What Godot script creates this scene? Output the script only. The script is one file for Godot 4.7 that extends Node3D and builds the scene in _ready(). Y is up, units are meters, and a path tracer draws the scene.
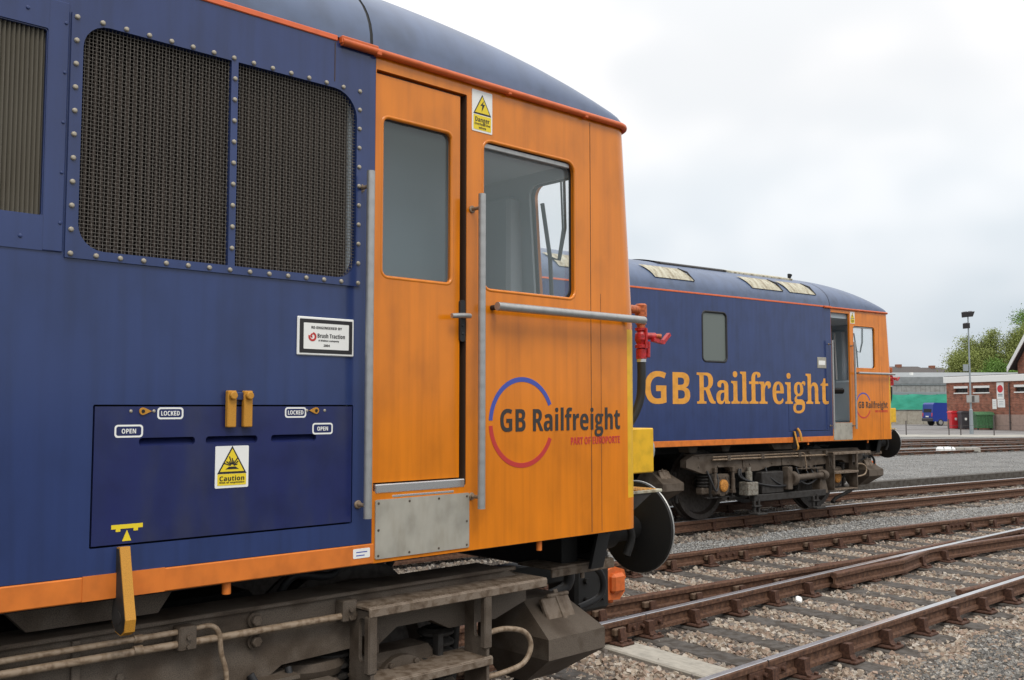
extends Node3D
# A railway yard: two blue and orange electro-diesel locomotives, tracks with a crossing, buildings behind.
# Axes: x runs along the near locomotive towards its front, y up from its rail head, z towards the viewer's side.

var M := {}                 # materials
var used := {}              # names taken
var rng := RandomNumberGenerator.new()
var sans: SystemFont
var serif: SystemFont
const FAR_TURN := -0.10573  # the second locomotive's heading
const YARD_TURN := -0.7559  # how the street behind is turned

# ---------------------------------------------------------------- scene tree helpers
func numbered(called: String) -> String:
	var n: int = used.get(called, -1) + 1
	used[called] = n
	return called if n == 0 else "%s_%03d" % [called, n]

func thing(called: String, label: String, category: String, at := Vector3.ZERO, turn := 0.0, group := "") -> Node3D:
	var o := Node3D.new()
	o.name = numbered(called)
	add_child(o)
	o.position = at
	o.rotation.y = turn
	tag(o, label, category, group)
	return o

func tag(o: Node3D, label: String, category: String, group := "") -> void:
	o.set_meta("label", label)
	o.set_meta("category", category)
	if group:
		o.set_meta("group", group)

func part(called: String, st, m, parent: Node, label := "") -> MeshInstance3D:
	var o := MeshInstance3D.new()
	o.mesh = st.commit() if st is SurfaceTool else st
	o.material_override = m
	var n := called
	var i := 0
	while parent.has_node(NodePath(n)):
		i += 1
		n = "%s_%03d" % [called, i]
	o.name = n
	parent.add_child(o, true)
	if label:
		o.set_meta("label", label)
	return o

func stuff(o: Node) -> Node:
	o.set_meta("kind", "stuff")
	return o

func single(called: String, st, m, label: String, category: String, group := "") -> MeshInstance3D:
	var o := MeshInstance3D.new()
	o.mesh = st.commit() if st is SurfaceTool else st
	o.material_override = m
	o.name = numbered(called)
	add_child(o, true)
	tag(o, label, category, group)
	return o

func struct(called: String, st, m) -> MeshInstance3D:
	var o := MeshInstance3D.new()
	o.mesh = st.commit() if st is SurfaceTool else st
	o.material_override = m
	o.name = numbered(called)
	add_child(o, true)
	o.set_meta("kind", "structure")
	return o

func dup(src: Node3D, called: String, label := "", group := "") -> Node3D:
	var r: Node3D = src.duplicate()
	r.name = numbered(called)
	add_child(r)
	if label:
		r.set_meta("label", label)
	if group:
		r.set_meta("group", group)
	return r

# ---------------------------------------------------------------- mesh helpers
func mb() -> SurfaceTool:
	var st := SurfaceTool.new()
	st.begin(Mesh.PRIMITIVE_TRIANGLES)
	st.set_smooth_group(-1)
	return st

func done(st: SurfaceTool) -> SurfaceTool:
	st.generate_normals()
	return st

func tri(st: SurfaceTool, a: Vector3, b: Vector3, c: Vector3, n: Vector3) -> void:
	if (a - c).cross(a - b).dot(n) < 0.0:
		st.add_vertex(a); st.add_vertex(c); st.add_vertex(b)
	else:
		st.add_vertex(a); st.add_vertex(b); st.add_vertex(c)

func quad(st: SurfaceTool, a: Vector3, b: Vector3, c: Vector3, d: Vector3, n: Vector3) -> void:
	tri(st, a, b, c, n)
	tri(st, a, c, d, n)

# a box between two corners, its edges chamfered by c
func box(st: SurfaceTool, lo: Vector3, hi: Vector3, c := 0.0, t := Transform3D.IDENTITY) -> void:
	var mid := (lo + hi) / 2
	var h := (hi - lo).abs() / 2
	st.set_smooth_group(-1)
	c = minf(c, minf(h.x, minf(h.y, h.z)) * 0.9)
	for ax in 3:
		var u := (ax + 1) % 3
		var v := (ax + 2) % 3
		for s in [-1.0, 1.0]:
			var q := []
			for k in [[-1, -1], [1, -1], [1, 1], [-1, 1]]:
				var p := Vector3.ZERO
				p[ax] = s * h[ax]
				p[u] = k[0] * (h[u] - c)
				p[v] = k[1] * (h[v] - c)
				q.append(t * (mid + p))
			var n := Vector3.ZERO
			n[ax] = s
			quad(st, q[0], q[1], q[2], q[3], t.basis * n)
	if c <= 0.0:
		return
	for ax in 3:
		var u := (ax + 1) % 3
		var v := (ax + 2) % 3
		for su in [-1.0, 1.0]:
			for sv in [-1.0, 1.0]:
				var q := []
				for k in [[0, -1], [0, 1], [1, 1], [1, -1]]:
					var p := Vector3.ZERO
					p[ax] = k[1] * (h[ax] - c)
					p[u] = su * (h[u] - (0.0 if k[0] == 0 else c))
					p[v] = sv * (h[v] - (c if k[0] == 0 else 0.0))
					q.append(t * (mid + p))
				var n := Vector3.ZERO
				n[u] = su
				n[v] = sv
				quad(st, q[0], q[1], q[2], q[3], t.basis * n)
	for sx in [-1.0, 1.0]:
		for sy in [-1.0, 1.0]:
			for sz in [-1.0, 1.0]:
				var s := Vector3(sx, sy, sz)
				tri(st, t * (mid + s * Vector3(h.x, h.y - c, h.z - c)), t * (mid + s * Vector3(h.x - c, h.y, h.z - c)), t * (mid + s * Vector3(h.x - c, h.y - c, h.z)), t.basis * s)

# a surface of revolution round an axis from p: profile of Vector2(distance along the axis, radius)
func lathe(st: SurfaceTool, p: Vector3, axis: Vector3, profile: Array, seg := 24) -> void:
	axis = axis.normalized()
	var u := axis.cross(Vector3.UP if absf(axis.y) < 0.9 else Vector3.RIGHT).normalized()
	var v := axis.cross(u)
	for i in profile.size() - 1:
		var a: Vector2 = profile[i]
		var b: Vector2 = profile[i + 1]
		var slope := Vector2(b.y - a.y, -(b.x - a.x))
		st.set_smooth_group(i + 1)
		for k in seg:
			var t0 := TAU * k / seg
			var t1 := TAU * (k + 1) / seg
			var d0 := u * cos(t0) + v * sin(t0)
			var d1 := u * cos(t1) + v * sin(t1)
			var n := (d0 + d1) * -slope.y + axis * -slope.x * 2.0
			if a.y < 1e-5:
				tri(st, p + axis * a.x, p + axis * b.x + d0 * b.y, p + axis * b.x + d1 * b.y, n)
			elif b.y < 1e-5:
				tri(st, p + axis * a.x + d0 * a.y, p + axis * a.x + d1 * a.y, p + axis * b.x, n)
			else:
				quad(st, p + axis * a.x + d0 * a.y, p + axis * a.x + d1 * a.y, p + axis * b.x + d1 * b.y, p + axis * b.x + d0 * b.y, n)
	st.set_smooth_group(-1)

func cyl(st: SurfaceTool, a: Vector3, b: Vector3, r: float, seg := 16, bevel := 0.0) -> void:
	var l := (b - a).length()
	if bevel > 0.0:
		lathe(st, a, b - a, [Vector2(0, 0), Vector2(0, r - bevel), Vector2(bevel, r), Vector2(l - bevel, r), Vector2(l, r - bevel), Vector2(l, 0)], seg)
	else:
		lathe(st, a, b - a, [Vector2(0, 0), Vector2(0, r), Vector2(l, r), Vector2(l, 0)], seg)

# a round tube along points
func tube(st: SurfaceTool, pts: Array, r: float, seg := 10, caps := true) -> void:
	var rings := []
	var u := Vector3.ZERO
	for i in pts.size():
		var t: Vector3 = (pts[mini(i + 1, pts.size() - 1)] - pts[maxi(i - 1, 0)]).normalized()
		if i == 0:
			u = t.cross(Vector3.UP if absf(t.y) < 0.9 else Vector3.RIGHT).normalized()
		else:
			u = (u - t * u.dot(t)).normalized()
		var v := t.cross(u)
		var ring := []
		for k in seg:
			ring.append(pts[i] + (u * cos(TAU * k / seg) + v * sin(TAU * k / seg)) * r)
		rings.append(ring)
	st.set_smooth_group(1)
	for i in pts.size() - 1:
		var mid: Vector3 = (pts[i] + pts[i + 1]) / 2
		for k in seg:
			var k2 := (k + 1) % seg
			var a: Vector3 = rings[i][k]
			var b: Vector3 = rings[i][k2]
			var c: Vector3 = rings[i + 1][k2]
			var d: Vector3 = rings[i + 1][k]
			quad(st, a, b, c, d, (a + b + c + d) / 4 - mid)
	st.set_smooth_group(-1)
	if caps:
		for e in [0, pts.size() - 1]:
			var n: Vector3 = pts[e] - pts[1 if e == 0 else e - 1]
			for k in seg:
				tri(st, pts[e], rings[e][k], rings[e][(k + 1) % seg], n)

# smooth points through a few given ones
func bend(pts: Array, steps := 8) -> Array:
	var out := []
	for i in pts.size() - 1:
		var p0: Vector3 = pts[maxi(i - 1, 0)]
		var p3: Vector3 = pts[mini(i + 2, pts.size() - 1)]
		for s in steps:
			out.append((pts[i] as Vector3).cubic_interpolate(pts[i + 1], p0, p3, float(s) / steps))
	out.append(pts[-1])
	return out

# a polygon in the plane of t's x and y, thick along t's z from z0 to z1
func prism(st: SurfaceTool, outline: PackedVector2Array, t: Transform3D, z0: float, z1: float) -> void:
	var idx := Geometry2D.triangulate_polygon(outline)
	st.set_smooth_group(-1)
	for i in range(0, idx.size(), 3):
		for z in [z0, z1]:
			var p := []
			for k in 3:
				var q := outline[idx[i + k]]
				p.append(t * Vector3(q.x, q.y, z))
			tri(st, p[0], p[1], p[2], t.basis.z * (z - (z0 + z1) / 2))
	sides(st, outline, t, z0, z1, false)

func sides(st: SurfaceTool, outline: PackedVector2Array, t: Transform3D, z0: float, z1: float, inward: bool) -> void:
	var ccw := not Geometry2D.is_polygon_clockwise(outline)
	for i in outline.size():
		var a := outline[i]
		var b := outline[(i + 1) % outline.size()]
		var n2 := Vector2(b.y - a.y, a.x - b.x) * (1.0 if ccw else -1.0) * (-1.0 if inward else 1.0)
		quad(st, t * Vector3(a.x, a.y, z0), t * Vector3(b.x, b.y, z0), t * Vector3(b.x, b.y, z1), t * Vector3(a.x, a.y, z1), t.basis * Vector3(n2.x, n2.y, 0))

func rrect(x0: float, y0: float, x1: float, y1: float, rad, n := 6) -> PackedVector2Array:
	# corners: bottom left, bottom right, top right, top left
	var r: Array = rad if rad is Array else [rad, rad, rad, rad]
	var out := PackedVector2Array()
	var cs := [[x0, y0, 1, 1, PI], [x1, y0, -1, 1, PI * 1.5], [x1, y1, -1, -1, 0.0], [x0, y1, 1, -1, PI / 2]]
	for k in 4:
		var c: Array = cs[k]
		var rr: float = r[k]
		if rr < 1e-4:
			out.append(Vector2(c[0], c[1]))
			continue
		var o := Vector2(c[0] + c[2] * rr, c[1] + c[3] * rr)
		for s in n + 1:
			var a: float = c[4] + PI / 2 * s / n
			out.append(o + Vector2(cos(a), sin(a)) * rr)
	return out

# a flat wall with holes: each hole lies in its own upright strip; several may share a strip one above another
func wall(st: SurfaceTool, x0: float, y0: float, x1: float, y1: float, holes: Array, t: Transform3D, z0: float, z1: float, lip := 0.0) -> void:
	# strips: [xa, xb, [hole outlines from the bottom up]]
	var strips := []
	for h in holes:
		var lo := Vector2(1e9, 1e9)
		var hi := Vector2(-1e9, -1e9)
		for p in h:
			lo = lo.min(p)
			hi = hi.max(p)
		strips.append({"lo": lo, "hi": hi, "h": h})
	strips.sort_custom(func(a, b): return a.lo.x < b.lo.x)
	var pieces := []
	var groups := []
	for s in strips:
		if groups.size() and s.lo.x < groups[-1].hi + 1e-4:
			groups[-1].hi = maxf(groups[-1].hi, s.hi.x)
			groups[-1].s.append(s)
		else:
			groups.append({"lo": s.lo.x, "hi": s.hi.x, "s": [s]})
	var x := x0
	for g in groups:
		var ga := maxf(x0, g.lo - 0.02)
		var gb := minf(x1, g.hi + 0.02)
		ga = maxf(ga, x)
		if ga > x + 1e-5:
			pieces.append(PackedVector2Array([Vector2(x, y0), Vector2(ga, y0), Vector2(ga, y1), Vector2(x, y1)]))
		g.s.sort_custom(func(a, b): return a.lo.y < b.lo.y)
		var y := y0
		for i in g.s.size():
			var s = g.s[i]
			var top: float = y1 if i == g.s.size() - 1 else (s.hi.y + g.s[i + 1].lo.y) / 2
			pieces.append_array(halves(ga, y, gb, top, s.h))
			y = top
		x = gb
	if x < x1 - 1e-5:
		pieces.append(PackedVector2Array([Vector2(x, y0), Vector2(x1, y0), Vector2(x1, y1), Vector2(x, y1)]))
	st.set_smooth_group(-1)
	for p in pieces:
		var idx := Geometry2D.triangulate_polygon(p)
		for i in range(0, idx.size(), 3):
			for z in [z0, z1]:
				var q := []
				for k in 3:
					var w: Vector2 = p[idx[i + k]]
					q.append(t * Vector3(w.x, w.y, z))
				tri(st, q[0], q[1], q[2], t.basis.z * (z - (z0 + z1) / 2))
	sides(st, PackedVector2Array([Vector2(x0, y0), Vector2(x1, y0), Vector2(x1, y1), Vector2(x0, y1)]), t, z0, z1, false)
	for h in holes:
		sides(st, h, t, z0, z1, true)
		if lip > 0.0:
			rim(st, h, t, z1, lip)

# a soft raised rim round an opening
func rim(st: SurfaceTool, h: PackedVector2Array, t: Transform3D, z: float, r: float) -> void:
	var pts := []
	for p in h:
		pts.append(t * Vector3(p.x, p.y, z - r * 0.35))
	pts.append(pts[0])
	pts.append(pts[1])
	tube(st, pts, r, 8, false)

func halves(xa: float, ya: float, xb: float, yb: float, h: PackedVector2Array) -> Array:
	# cut the frame round one hole into a left and a right piece through the hole's highest and lowest points
	var top := 0
	var low := 0
	var mid := Vector2.ZERO
	for p in h:
		mid += p / h.size()
	for i in h.size():
		if h[i].y > h[top].y + 1e-5 or (absf(h[i].y - h[top].y) < 1e-5 and absf(h[i].x - mid.x) < absf(h[top].x - mid.x)):
			top = i
		if h[i].y < h[low].y - 1e-5 or (absf(h[i].y - h[low].y) < 1e-5 and absf(h[i].x - mid.x) < absf(h[low].x - mid.x)):
			low = i
	var n := h.size()
	var left := PackedVector2Array()   # from top to low and from low to top round the hole
	var i := top
	while true:
		left.append(h[i])
		if i == low:
			break
		i = (i + 1) % n
	var right := PackedVector2Array()
	i = low
	while true:
		right.append(h[i])
		if i == top:
			break
		i = (i + 1) % n
	var a := left
	var b := right
	# decide which chain is on the left
	var ax := 0.0
	for p in a:
		ax += p.x / a.size()
	var bx := 0.0
	for p in b:
		bx += p.x / b.size()
	var out := []
	var A := PackedVector2Array(a)     # top .. low
	A.append(Vector2(h[low].x, ya))
	A.append_array(PackedVector2Array([Vector2(xa, ya), Vector2(xa, yb)]) if ax <= bx else PackedVector2Array([Vector2(xb, ya), Vector2(xb, yb)]))
	A.append(Vector2(h[top].x, yb))
	out.append(A)
	var B := PackedVector2Array(b)     # low .. top
	B.append(Vector2(h[top].x, yb))
	B.append_array(PackedVector2Array([Vector2(xb, yb), Vector2(xb, ya)]) if ax <= bx else PackedVector2Array([Vector2(xa, yb), Vector2(xa, ya)]))
	B.append(Vector2(h[low].x, ya))
	out.append(B)
	return out

# flat lettering on the plane of t: x0..x1 wide, capitals of height cap on the given base line
func letters(st: SurfaceTool, s: String, font: Font, x0: float, x1: float, base: float, cap: float, t: Transform3D, thick := 0.0012) -> void:
	var tm := TextMesh.new()
	tm.font = font
	tm.font_size = 96
	tm.pixel_size = 0.01
	tm.depth = 0.05
	tm.curve_step = 1.0
	tm.text = "H"
	var hb := tm.get_aabb()
	tm.text = s
	var b := tm.get_aabb()
	var sx := (x1 - x0) / b.size.x
	var sy := cap / hb.size.y
	var m := Transform3D(Basis.from_scale(Vector3(sx, sy, thick / 0.05)), Vector3(x0 - b.position.x * sx, base - hb.position.y * sy, thick / 2))
	st.append_from(tm, 0, t * m)

func flip(o: float) -> Transform3D:   # the far side: x and y kept, z reversed about o
	return Transform3D(Basis(Vector3(1, 0, 0), Vector3(0, 1, 0), Vector3(0, 0, -1)), Vector3(0, 0, o))

# ---------------------------------------------------------------- materials
func noise_tex(freq: float, ramp: Array, size := 512, kind := FastNoiseLite.TYPE_SIMPLEX_SMOOTH, seed_ := 1, oct := 4, normal := 0.0) -> NoiseTexture2D:
	var n := FastNoiseLite.new()
	n.noise_type = kind
	n.frequency = freq
	n.seed = seed_
	n.fractal_octaves = oct
	var t := NoiseTexture2D.new()
	t.noise = n
	t.width = size
	t.height = size
	t.seamless = true
	t.seamless_blend_skirt = 0.15
	if normal > 0.0:
		t.as_normal_map = true
		t.bump_strength = normal
	elif ramp.size():
		var g := Gradient.new()
		var offs := PackedFloat32Array()
		var cols := PackedColorArray()
		for i in ramp.size():
			offs.append(ramp[i][0])
			cols.append(ramp[i][1])
		g.offsets = offs
		g.colors = cols
		t.color_ramp = g
	return t

func grey(a: float) -> Color:
	return Color(a, a, a)

func mat(col: Color, rough := 0.6, metal := 0.0, tex: Texture2D = null, scale := Vector3.ONE, rtex: Texture2D = null, ntex: Texture2D = null, nscale := 0.4, spec := 0.5) -> StandardMaterial3D:
	var m := StandardMaterial3D.new()
	m.albedo_color = col
	m.roughness = rough
	m.metallic = metal
	m.metallic_specular = spec
	if tex or rtex or ntex:
		m.uv1_triplanar = true
		m.uv1_scale = scale
	if tex:
		m.albedo_texture = tex
	if rtex:
		m.roughness_texture = rtex
	if ntex:
		m.normal_enabled = true
		m.normal_texture = ntex
		m.normal_scale = nscale
	return m

func over(m: StandardMaterial3D, tex: Texture2D, scale: Vector3) -> StandardMaterial3D:   # a second, multiplied layer
	m.detail_enabled = true
	m.detail_blend_mode = BaseMaterial3D.BLEND_MODE_MUL
	m.detail_uv_layer = BaseMaterial3D.DETAIL_UV_2
	m.detail_albedo = tex
	m.uv2_triplanar = true
	m.uv2_scale = scale
	return m

func srgb(r: int, g: int, b: int) -> Color:
	return Color(r / 255.0, g / 255.0, b / 255.0)

func materials() -> void:
	sans = SystemFont.new()
	sans.font_names = PackedStringArray(["Droid Sans"])
	sans.font_weight = 700
	serif = SystemFont.new()
	serif.font_names = PackedStringArray(["Droid Serif"])
	serif.font_weight = 700
	var soft := noise_tex(0.012, [[0.0, grey(0.86)], [0.5, grey(0.96)], [1.0, grey(1.0)]], 512, FastNoiseLite.TYPE_SIMPLEX_SMOOTH, 3, 5)
	var streak := noise_tex(0.014, [[0.0, srgb(236, 233, 229)], [0.4, srgb(249, 248, 247)], [0.65, Color.WHITE], [1.0, Color.WHITE]], 512, FastNoiseLite.TYPE_SIMPLEX_SMOOTH, 8, 5)
	var grime := noise_tex(0.015, [[0.0, srgb(158, 144, 130)], [0.35, srgb(214, 206, 196)], [0.6, grey(1.0)], [1.0, grey(1.0)]], 512, FastNoiseLite.TYPE_SIMPLEX_SMOOTH, 12, 6)
	var rust := noise_tex(0.03, [[0.0, srgb(84, 62, 50)], [0.4, srgb(124, 94, 76)], [0.7, srgb(146, 114, 94)], [1.0, srgb(172, 148, 128)]], 512, FastNoiseLite.TYPE_SIMPLEX_SMOOTH, 21, 6)
	var speck := noise_tex(0.11, [[0.0, grey(0.55)], [0.45, grey(0.85)], [1.0, grey(1.0)]], 512, FastNoiseLite.TYPE_SIMPLEX_SMOOTH, 31, 4)
	var rgh := noise_tex(0.02, [[0.0, grey(0.30)], [0.5, grey(0.42)], [1.0, grey(0.58)]], 512, FastNoiseLite.TYPE_SIMPLEX_SMOOTH, 5, 5)
	var bump := noise_tex(0.05, [], 512, FastNoiseLite.TYPE_SIMPLEX_SMOOTH, 6, 5, 2.0)
	var dents := noise_tex(0.006, [], 512, FastNoiseLite.TYPE_SIMPLEX_SMOOTH, 16, 3, 6.0)
	var grain := noise_tex(0.04, [[0.0, grey(0.45)], [0.5, grey(0.8)], [1.0, grey(1.0)]], 512, FastNoiseLite.TYPE_SIMPLEX_SMOOTH, 41, 5)
	# loco paint
	M.blue = over(mat(srgb(43, 61, 111), 0.75, 0.0, streak, Vector3(1.9, 0.10, 1.9), null, dents, 0.10, 0.25), soft, Vector3(0.5, 0.3, 0.5))
	var dust := noise_tex(0.012, [[0.0, srgb(34, 42, 94)], [0.45, srgb(38, 47, 94)], [0.8, srgb(50, 55, 88)], [1.0, srgb(58, 60, 84)]], 512, FastNoiseLite.TYPE_SIMPLEX_SMOOTH, 91, 5)
	M.panel = over(mat(Color(0.97, 0.98, 1.0), 0.95, 0.0, dust, Vector3(0.9, 0.25, 0.9), null, dents, 0.10, 0.25), soft, Vector3(0.8, 0.8, 0.8))
	M.orange = over(mat(srgb(232, 132, 6), 0.75, 0.0, streak, Vector3(2.1, 0.09, 2.1), null, dents, 0.10, 0.25), soft, Vector3(0.5, 0.3, 0.5))
	M.stripe = over(mat(srgb(226, 124, 40), 0.6, 0.0, streak, Vector3(1.5, 0.8, 1.5)), soft, Vector3(0.8, 0.8, 0.8))
	M.gutter = mat(srgb(214, 100, 42), 0.4, 0.0, soft, Vector3(2, 2, 2))
	M.cant = mat(srgb(236, 112, 62), 0.45, 0.0, soft, Vector3(2, 2, 2))
	M.roof = over(mat(srgb(88, 104, 134), 0.7, 0.0, streak, Vector3(0.9, 0.9, 0.2), null, dents, 0.10), soft, Vector3(0.6, 0.6, 0.6))
	M.yellow = mat(srgb(236, 184, 26), 0.42, 0.0, soft, Vector3(1.5, 1.5, 1.5))
	M.gold = mat(srgb(224, 158, 50), 0.6, 0.0, speck, Vector3(6, 6, 6))
	M.ochre = mat(srgb(196, 134, 56), 0.7, 0.0, grime, Vector3(5, 5, 5))
	M.under = over(mat(srgb(108, 96, 84), 0.75, 0.0, grime, Vector3(0.5, 0.5, 0.5), null, bump, 0.25), speck, Vector3(3, 3, 3))
	M.step = over(mat(srgb(140, 124, 108), 0.7, 0.0, grime, Vector3(2, 2, 2), null, bump, 0.4), speck, Vector3(5, 5, 5))
	M.dark = over(mat(srgb(58, 55, 53), 0.7, 0.0, grime, Vector3(1.5, 1.5, 1.5)), speck, Vector3(3, 3, 3))
	M.black = mat(srgb(28, 27, 26), 0.7, 0.0, speck, Vector3(2, 2, 2))
	M.rubber = mat(srgb(36, 36, 38), 0.6)
	M.pipe = mat(srgb(150, 132, 112), 0.55, 0.0, grime, Vector3(4, 4, 4))
	M.steel = mat(srgb(178, 178, 176), 0.38, 0.55, soft, Vector3(3, 3, 3))
	M.alu = over(mat(srgb(182, 178, 166), 0.55, 0.25, streak, Vector3(2.0, 0.6, 2.0)), soft, Vector3(0.8, 0.8, 0.8))
	M.gap = mat(srgb(66, 46, 32), 0.7)
	M.chrome = mat(srgb(205, 205, 205), 0.25, 0.8)
	M.bolt = mat(srgb(168, 160, 144), 0.5, 0.4)
	M.wire = mat(srgb(104, 99, 93), 0.6, 0.2)
	M.louvre = mat(srgb(112, 107, 96), 0.7, 0.0, streak, Vector3(3, 0.6, 3))
	M.fins = mat(srgb(60, 49, 41), 0.8, 0.0, grime, Vector3(4, 0.5, 4))
	M.glass = mat(Color(0.75, 0.85, 0.85, 0.10), 0.03)
	M.glass.transparency = BaseMaterial3D.TRANSPARENCY_ALPHA
	M.glass.metallic_specular = 0.9
	M.dusty = mat(srgb(104, 112, 108), 0.35)
	M.cabin = mat(srgb(186, 198, 205), 0.6)
	M.blind = mat(srgb(90, 105, 115), 0.6)
	M.desk = mat(srgb(92, 98, 102), 0.5)
	M.white = mat(srgb(236, 236, 232), 0.5)
	M.ink = mat(srgb(34, 32, 34), 0.5)
	M.charcoal = mat(srgb(52, 48, 46), 0.45)
	M.signyellow = mat(srgb(236, 208, 40), 0.5)
	M.logoblue = mat(srgb(66, 82, 168), 0.45)
	M.logored = mat(srgb(190, 52, 48), 0.45)
	M.letter = mat(srgb(236, 164, 60), 0.45, 0.0, soft, Vector3(1, 1, 1))
	M.red = mat(srgb(190, 42, 48), 0.4, 0.0, grime, Vector3(6, 6, 6))
	M.copper = mat(srgb(196, 106, 60), 0.5, 0.2, grime, Vector3(6, 6, 6))
	M.hookorange = mat(srgb(212, 104, 40), 0.6, 0.0, soft, Vector3(3, 3, 3))
	M.cream = mat(srgb(186, 182, 162), 0.6, 0.0, grime, Vector3(1.5, 1.5, 1.5))
	M.tyre = mat(srgb(64, 58, 54), 0.55, 0.1, grime, Vector3(2, 2, 2))
	# track
	M.rust = over(mat(srgb(208, 190, 174), 0.8, 0.0, rust, Vector3(1.2, 1.2, 1.2), null, bump, 0.3), speck, Vector3(4, 4, 4))
	M.chair = over(mat(srgb(176, 152, 138), 0.85, 0.0, rust, Vector3(2.2, 2.2, 2.2), null, bump, 0.3), speck, Vector3(5, 5, 5))
	for m in [M.rust, M.chair]:
		m.uv1_world_triplanar = true
		m.uv2_world_triplanar = true
	M.key = mat(srgb(122, 98, 78), 0.85, 0.0, grain, Vector3(3, 12, 12))
	M.polish = mat(srgb(206, 206, 208), 0.3, 0.85, soft, Vector3(0.6, 2, 2))
	M.brownhead = mat(srgb(188, 158, 138), 0.45, 0.4, rust, Vector3(0.5, 2, 2))
	M.timber = over(mat(srgb(104, 98, 92), 0.9, 0.0, grain, Vector3(6, 3, 0.5), null, bump, 0.5), grime, Vector3(0.9, 0.9, 0.9))
	M.roof.clearcoat_enabled = true
	M.roof.clearcoat = 0.5
	M.roof.clearcoat_roughness = 0.3
	M.shedroof = mat(srgb(142, 146, 148), 0.8, 0.0, soft, Vector3(0.2, 0.2, 0.2))
	for m in [M.blue, M.panel, M.orange]:
		m.clearcoat_enabled = true
		m.clearcoat = 1.0
		m.clearcoat_roughness = 0.16
	M.timber.uv1_world_triplanar = true
	M.timber.uv2_world_triplanar = true
	M.pale = over(mat(srgb(176, 170, 158), 0.9, 0.0, soft, Vector3(5, 3, 0.6), null, bump, 0.4), soft, Vector3(1.4, 1.4, 1.4))
	var gr := noise_tex(0.09, [[0.0, grey(0.30)], [0.4, grey(0.62)], [0.65, grey(0.85)], [1.0, grey(1.0)]], 1024, FastNoiseLite.TYPE_CELLULAR, 51, 3)
	var patches := noise_tex(0.01, [[0.0, grey(0.72)], [0.5, grey(0.92)], [1.0, grey(1.0)]], 512, FastNoiseLite.TYPE_SIMPLEX_SMOOTH, 61, 5)
	M.gravel = over(mat(srgb(176, 172, 166), 0.95, 0.0, gr, Vector3(0.8, 0.8, 0.8), null, bump, 0.8), patches, Vector3(0.11, 0.11, 0.11))
	M.bed = over(mat(srgb(150, 134, 118), 0.95, 0.0, gr, Vector3(0.7, 0.7, 0.7), null, bump, 0.8), patches, Vector3(0.17, 0.17, 0.17))
	M.tarmac = over(mat(srgb(158, 154, 152), 0.95, 0.0, speck, Vector3(0.5, 0.5, 0.5)), patches, Vector3(0.05, 0.05, 0.05))
	M.concrete = over(mat(srgb(186, 182, 172), 0.9, 0.0, soft, Vector3(0.4, 0.4, 0.4)), patches, Vector3(0.1, 0.1, 0.1))
	for m in [M.gravel, M.bed, M.tarmac, M.concrete]:
		m.uv1_world_triplanar = true
		m.uv2_world_triplanar = true
	M.stone = mat(Color.WHITE, 0.95, 0.0, speck, Vector3(6, 6, 6))
	M.stone.vertex_color_use_as_albedo = true
	# behind
	var bricks := brick_image()
	M.brick = over(mat(Color.WHITE, 0.9, 0.0, bricks, Vector3(0.55, 0.55, 0.55)), patches, Vector3(0.3, 0.3, 0.3))
	M.sheet = over(mat(srgb(160, 160, 158), 0.6, 0.0, soft, Vector3(0.3, 0.3, 0.3)), streak, Vector3(0.12, 0.25, 0.12))
	M.tarp = mat(srgb(60, 168, 140), 0.6, 0.0, streak, Vector3(0.2, 0.5, 0.2))
	M.oldwall = over(mat(srgb(168, 162, 148), 0.9, 0.0, streak, Vector3(0.25, 0.25, 0.25)), soft, Vector3(0.5, 0.5, 0.5))
	M.plinth = mat(srgb(166, 142, 130), 0.9, 0.0, soft, Vector3(0.5, 0.5, 0.5))
	M.van = mat(srgb(34, 58, 142), 0.3)
	M.binred = mat(srgb(206, 44, 52), 0.45)
	M.bingreen = mat(srgb(64, 112, 72), 0.5, 0.0, grime, Vector3(1, 1, 1))
	M.bindark = mat(srgb(62, 60, 64), 0.5)
	M.fuse = over(mat(srgb(158, 154, 144), 0.7, 0.0, grime, Vector3(3, 3, 3)), speck, Vector3(4, 4, 4))
	M.post = mat(srgb(146, 154, 158), 0.5, 0.3)
	M.slate = mat(srgb(96, 90, 88), 0.8, 0.0, speck, Vector3(0.8, 0.8, 0.8))
	M.bark = mat(srgb(92, 78, 64), 0.9, 0.0, grain, Vector3(1, 0.3, 1))
	for k in [["leafgreen", 112, 146, 68], ["leafolive", 140, 150, 82], ["leafbrown", 142, 152, 86]]:
		var m := mat(srgb(k[1], k[2], k[3]), 0.8)
		m.vertex_color_use_as_albedo = true
		m.backlight_enabled = true
		m.backlight = Color(0.4, 0.4, 0.3)
		M[k[0]] = m

func brick_image() -> ImageTexture:   # brickwork too far away to tell its bricks apart
	var im := Image.create(256, 256, true, Image.FORMAT_RGB8)
	var r := RandomNumberGenerator.new()
	r.seed = 77
	im.fill(srgb(168, 142, 126))
	for row in 24:
		for c in range(-1, 9):
			var w := 32
			var x := c * w + (16 if row % 2 else 0)
			var tone := r.randf_range(0.8, 1.1)
			im.fill_rect(Rect2i(maxi(x, 0), row * 256 / 24, mini(w - 2, 256 - maxi(x, 0)), 9), Color(0.64 * tone, 0.39 * tone, 0.30 * tone))
	im.generate_mipmaps()
	return ImageTexture.create_from_image(im)

# ---------------------------------------------------------------- the locomotives
# own axes: x = 0 at the cab front, negative towards the rear, y from the rail head, z = 0 on the near side and -2.64 on the far side
const LEN := -15.1
const W := -2.64
const SIDE := Transform3D(Basis.IDENTITY, Vector3.ZERO)

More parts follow.
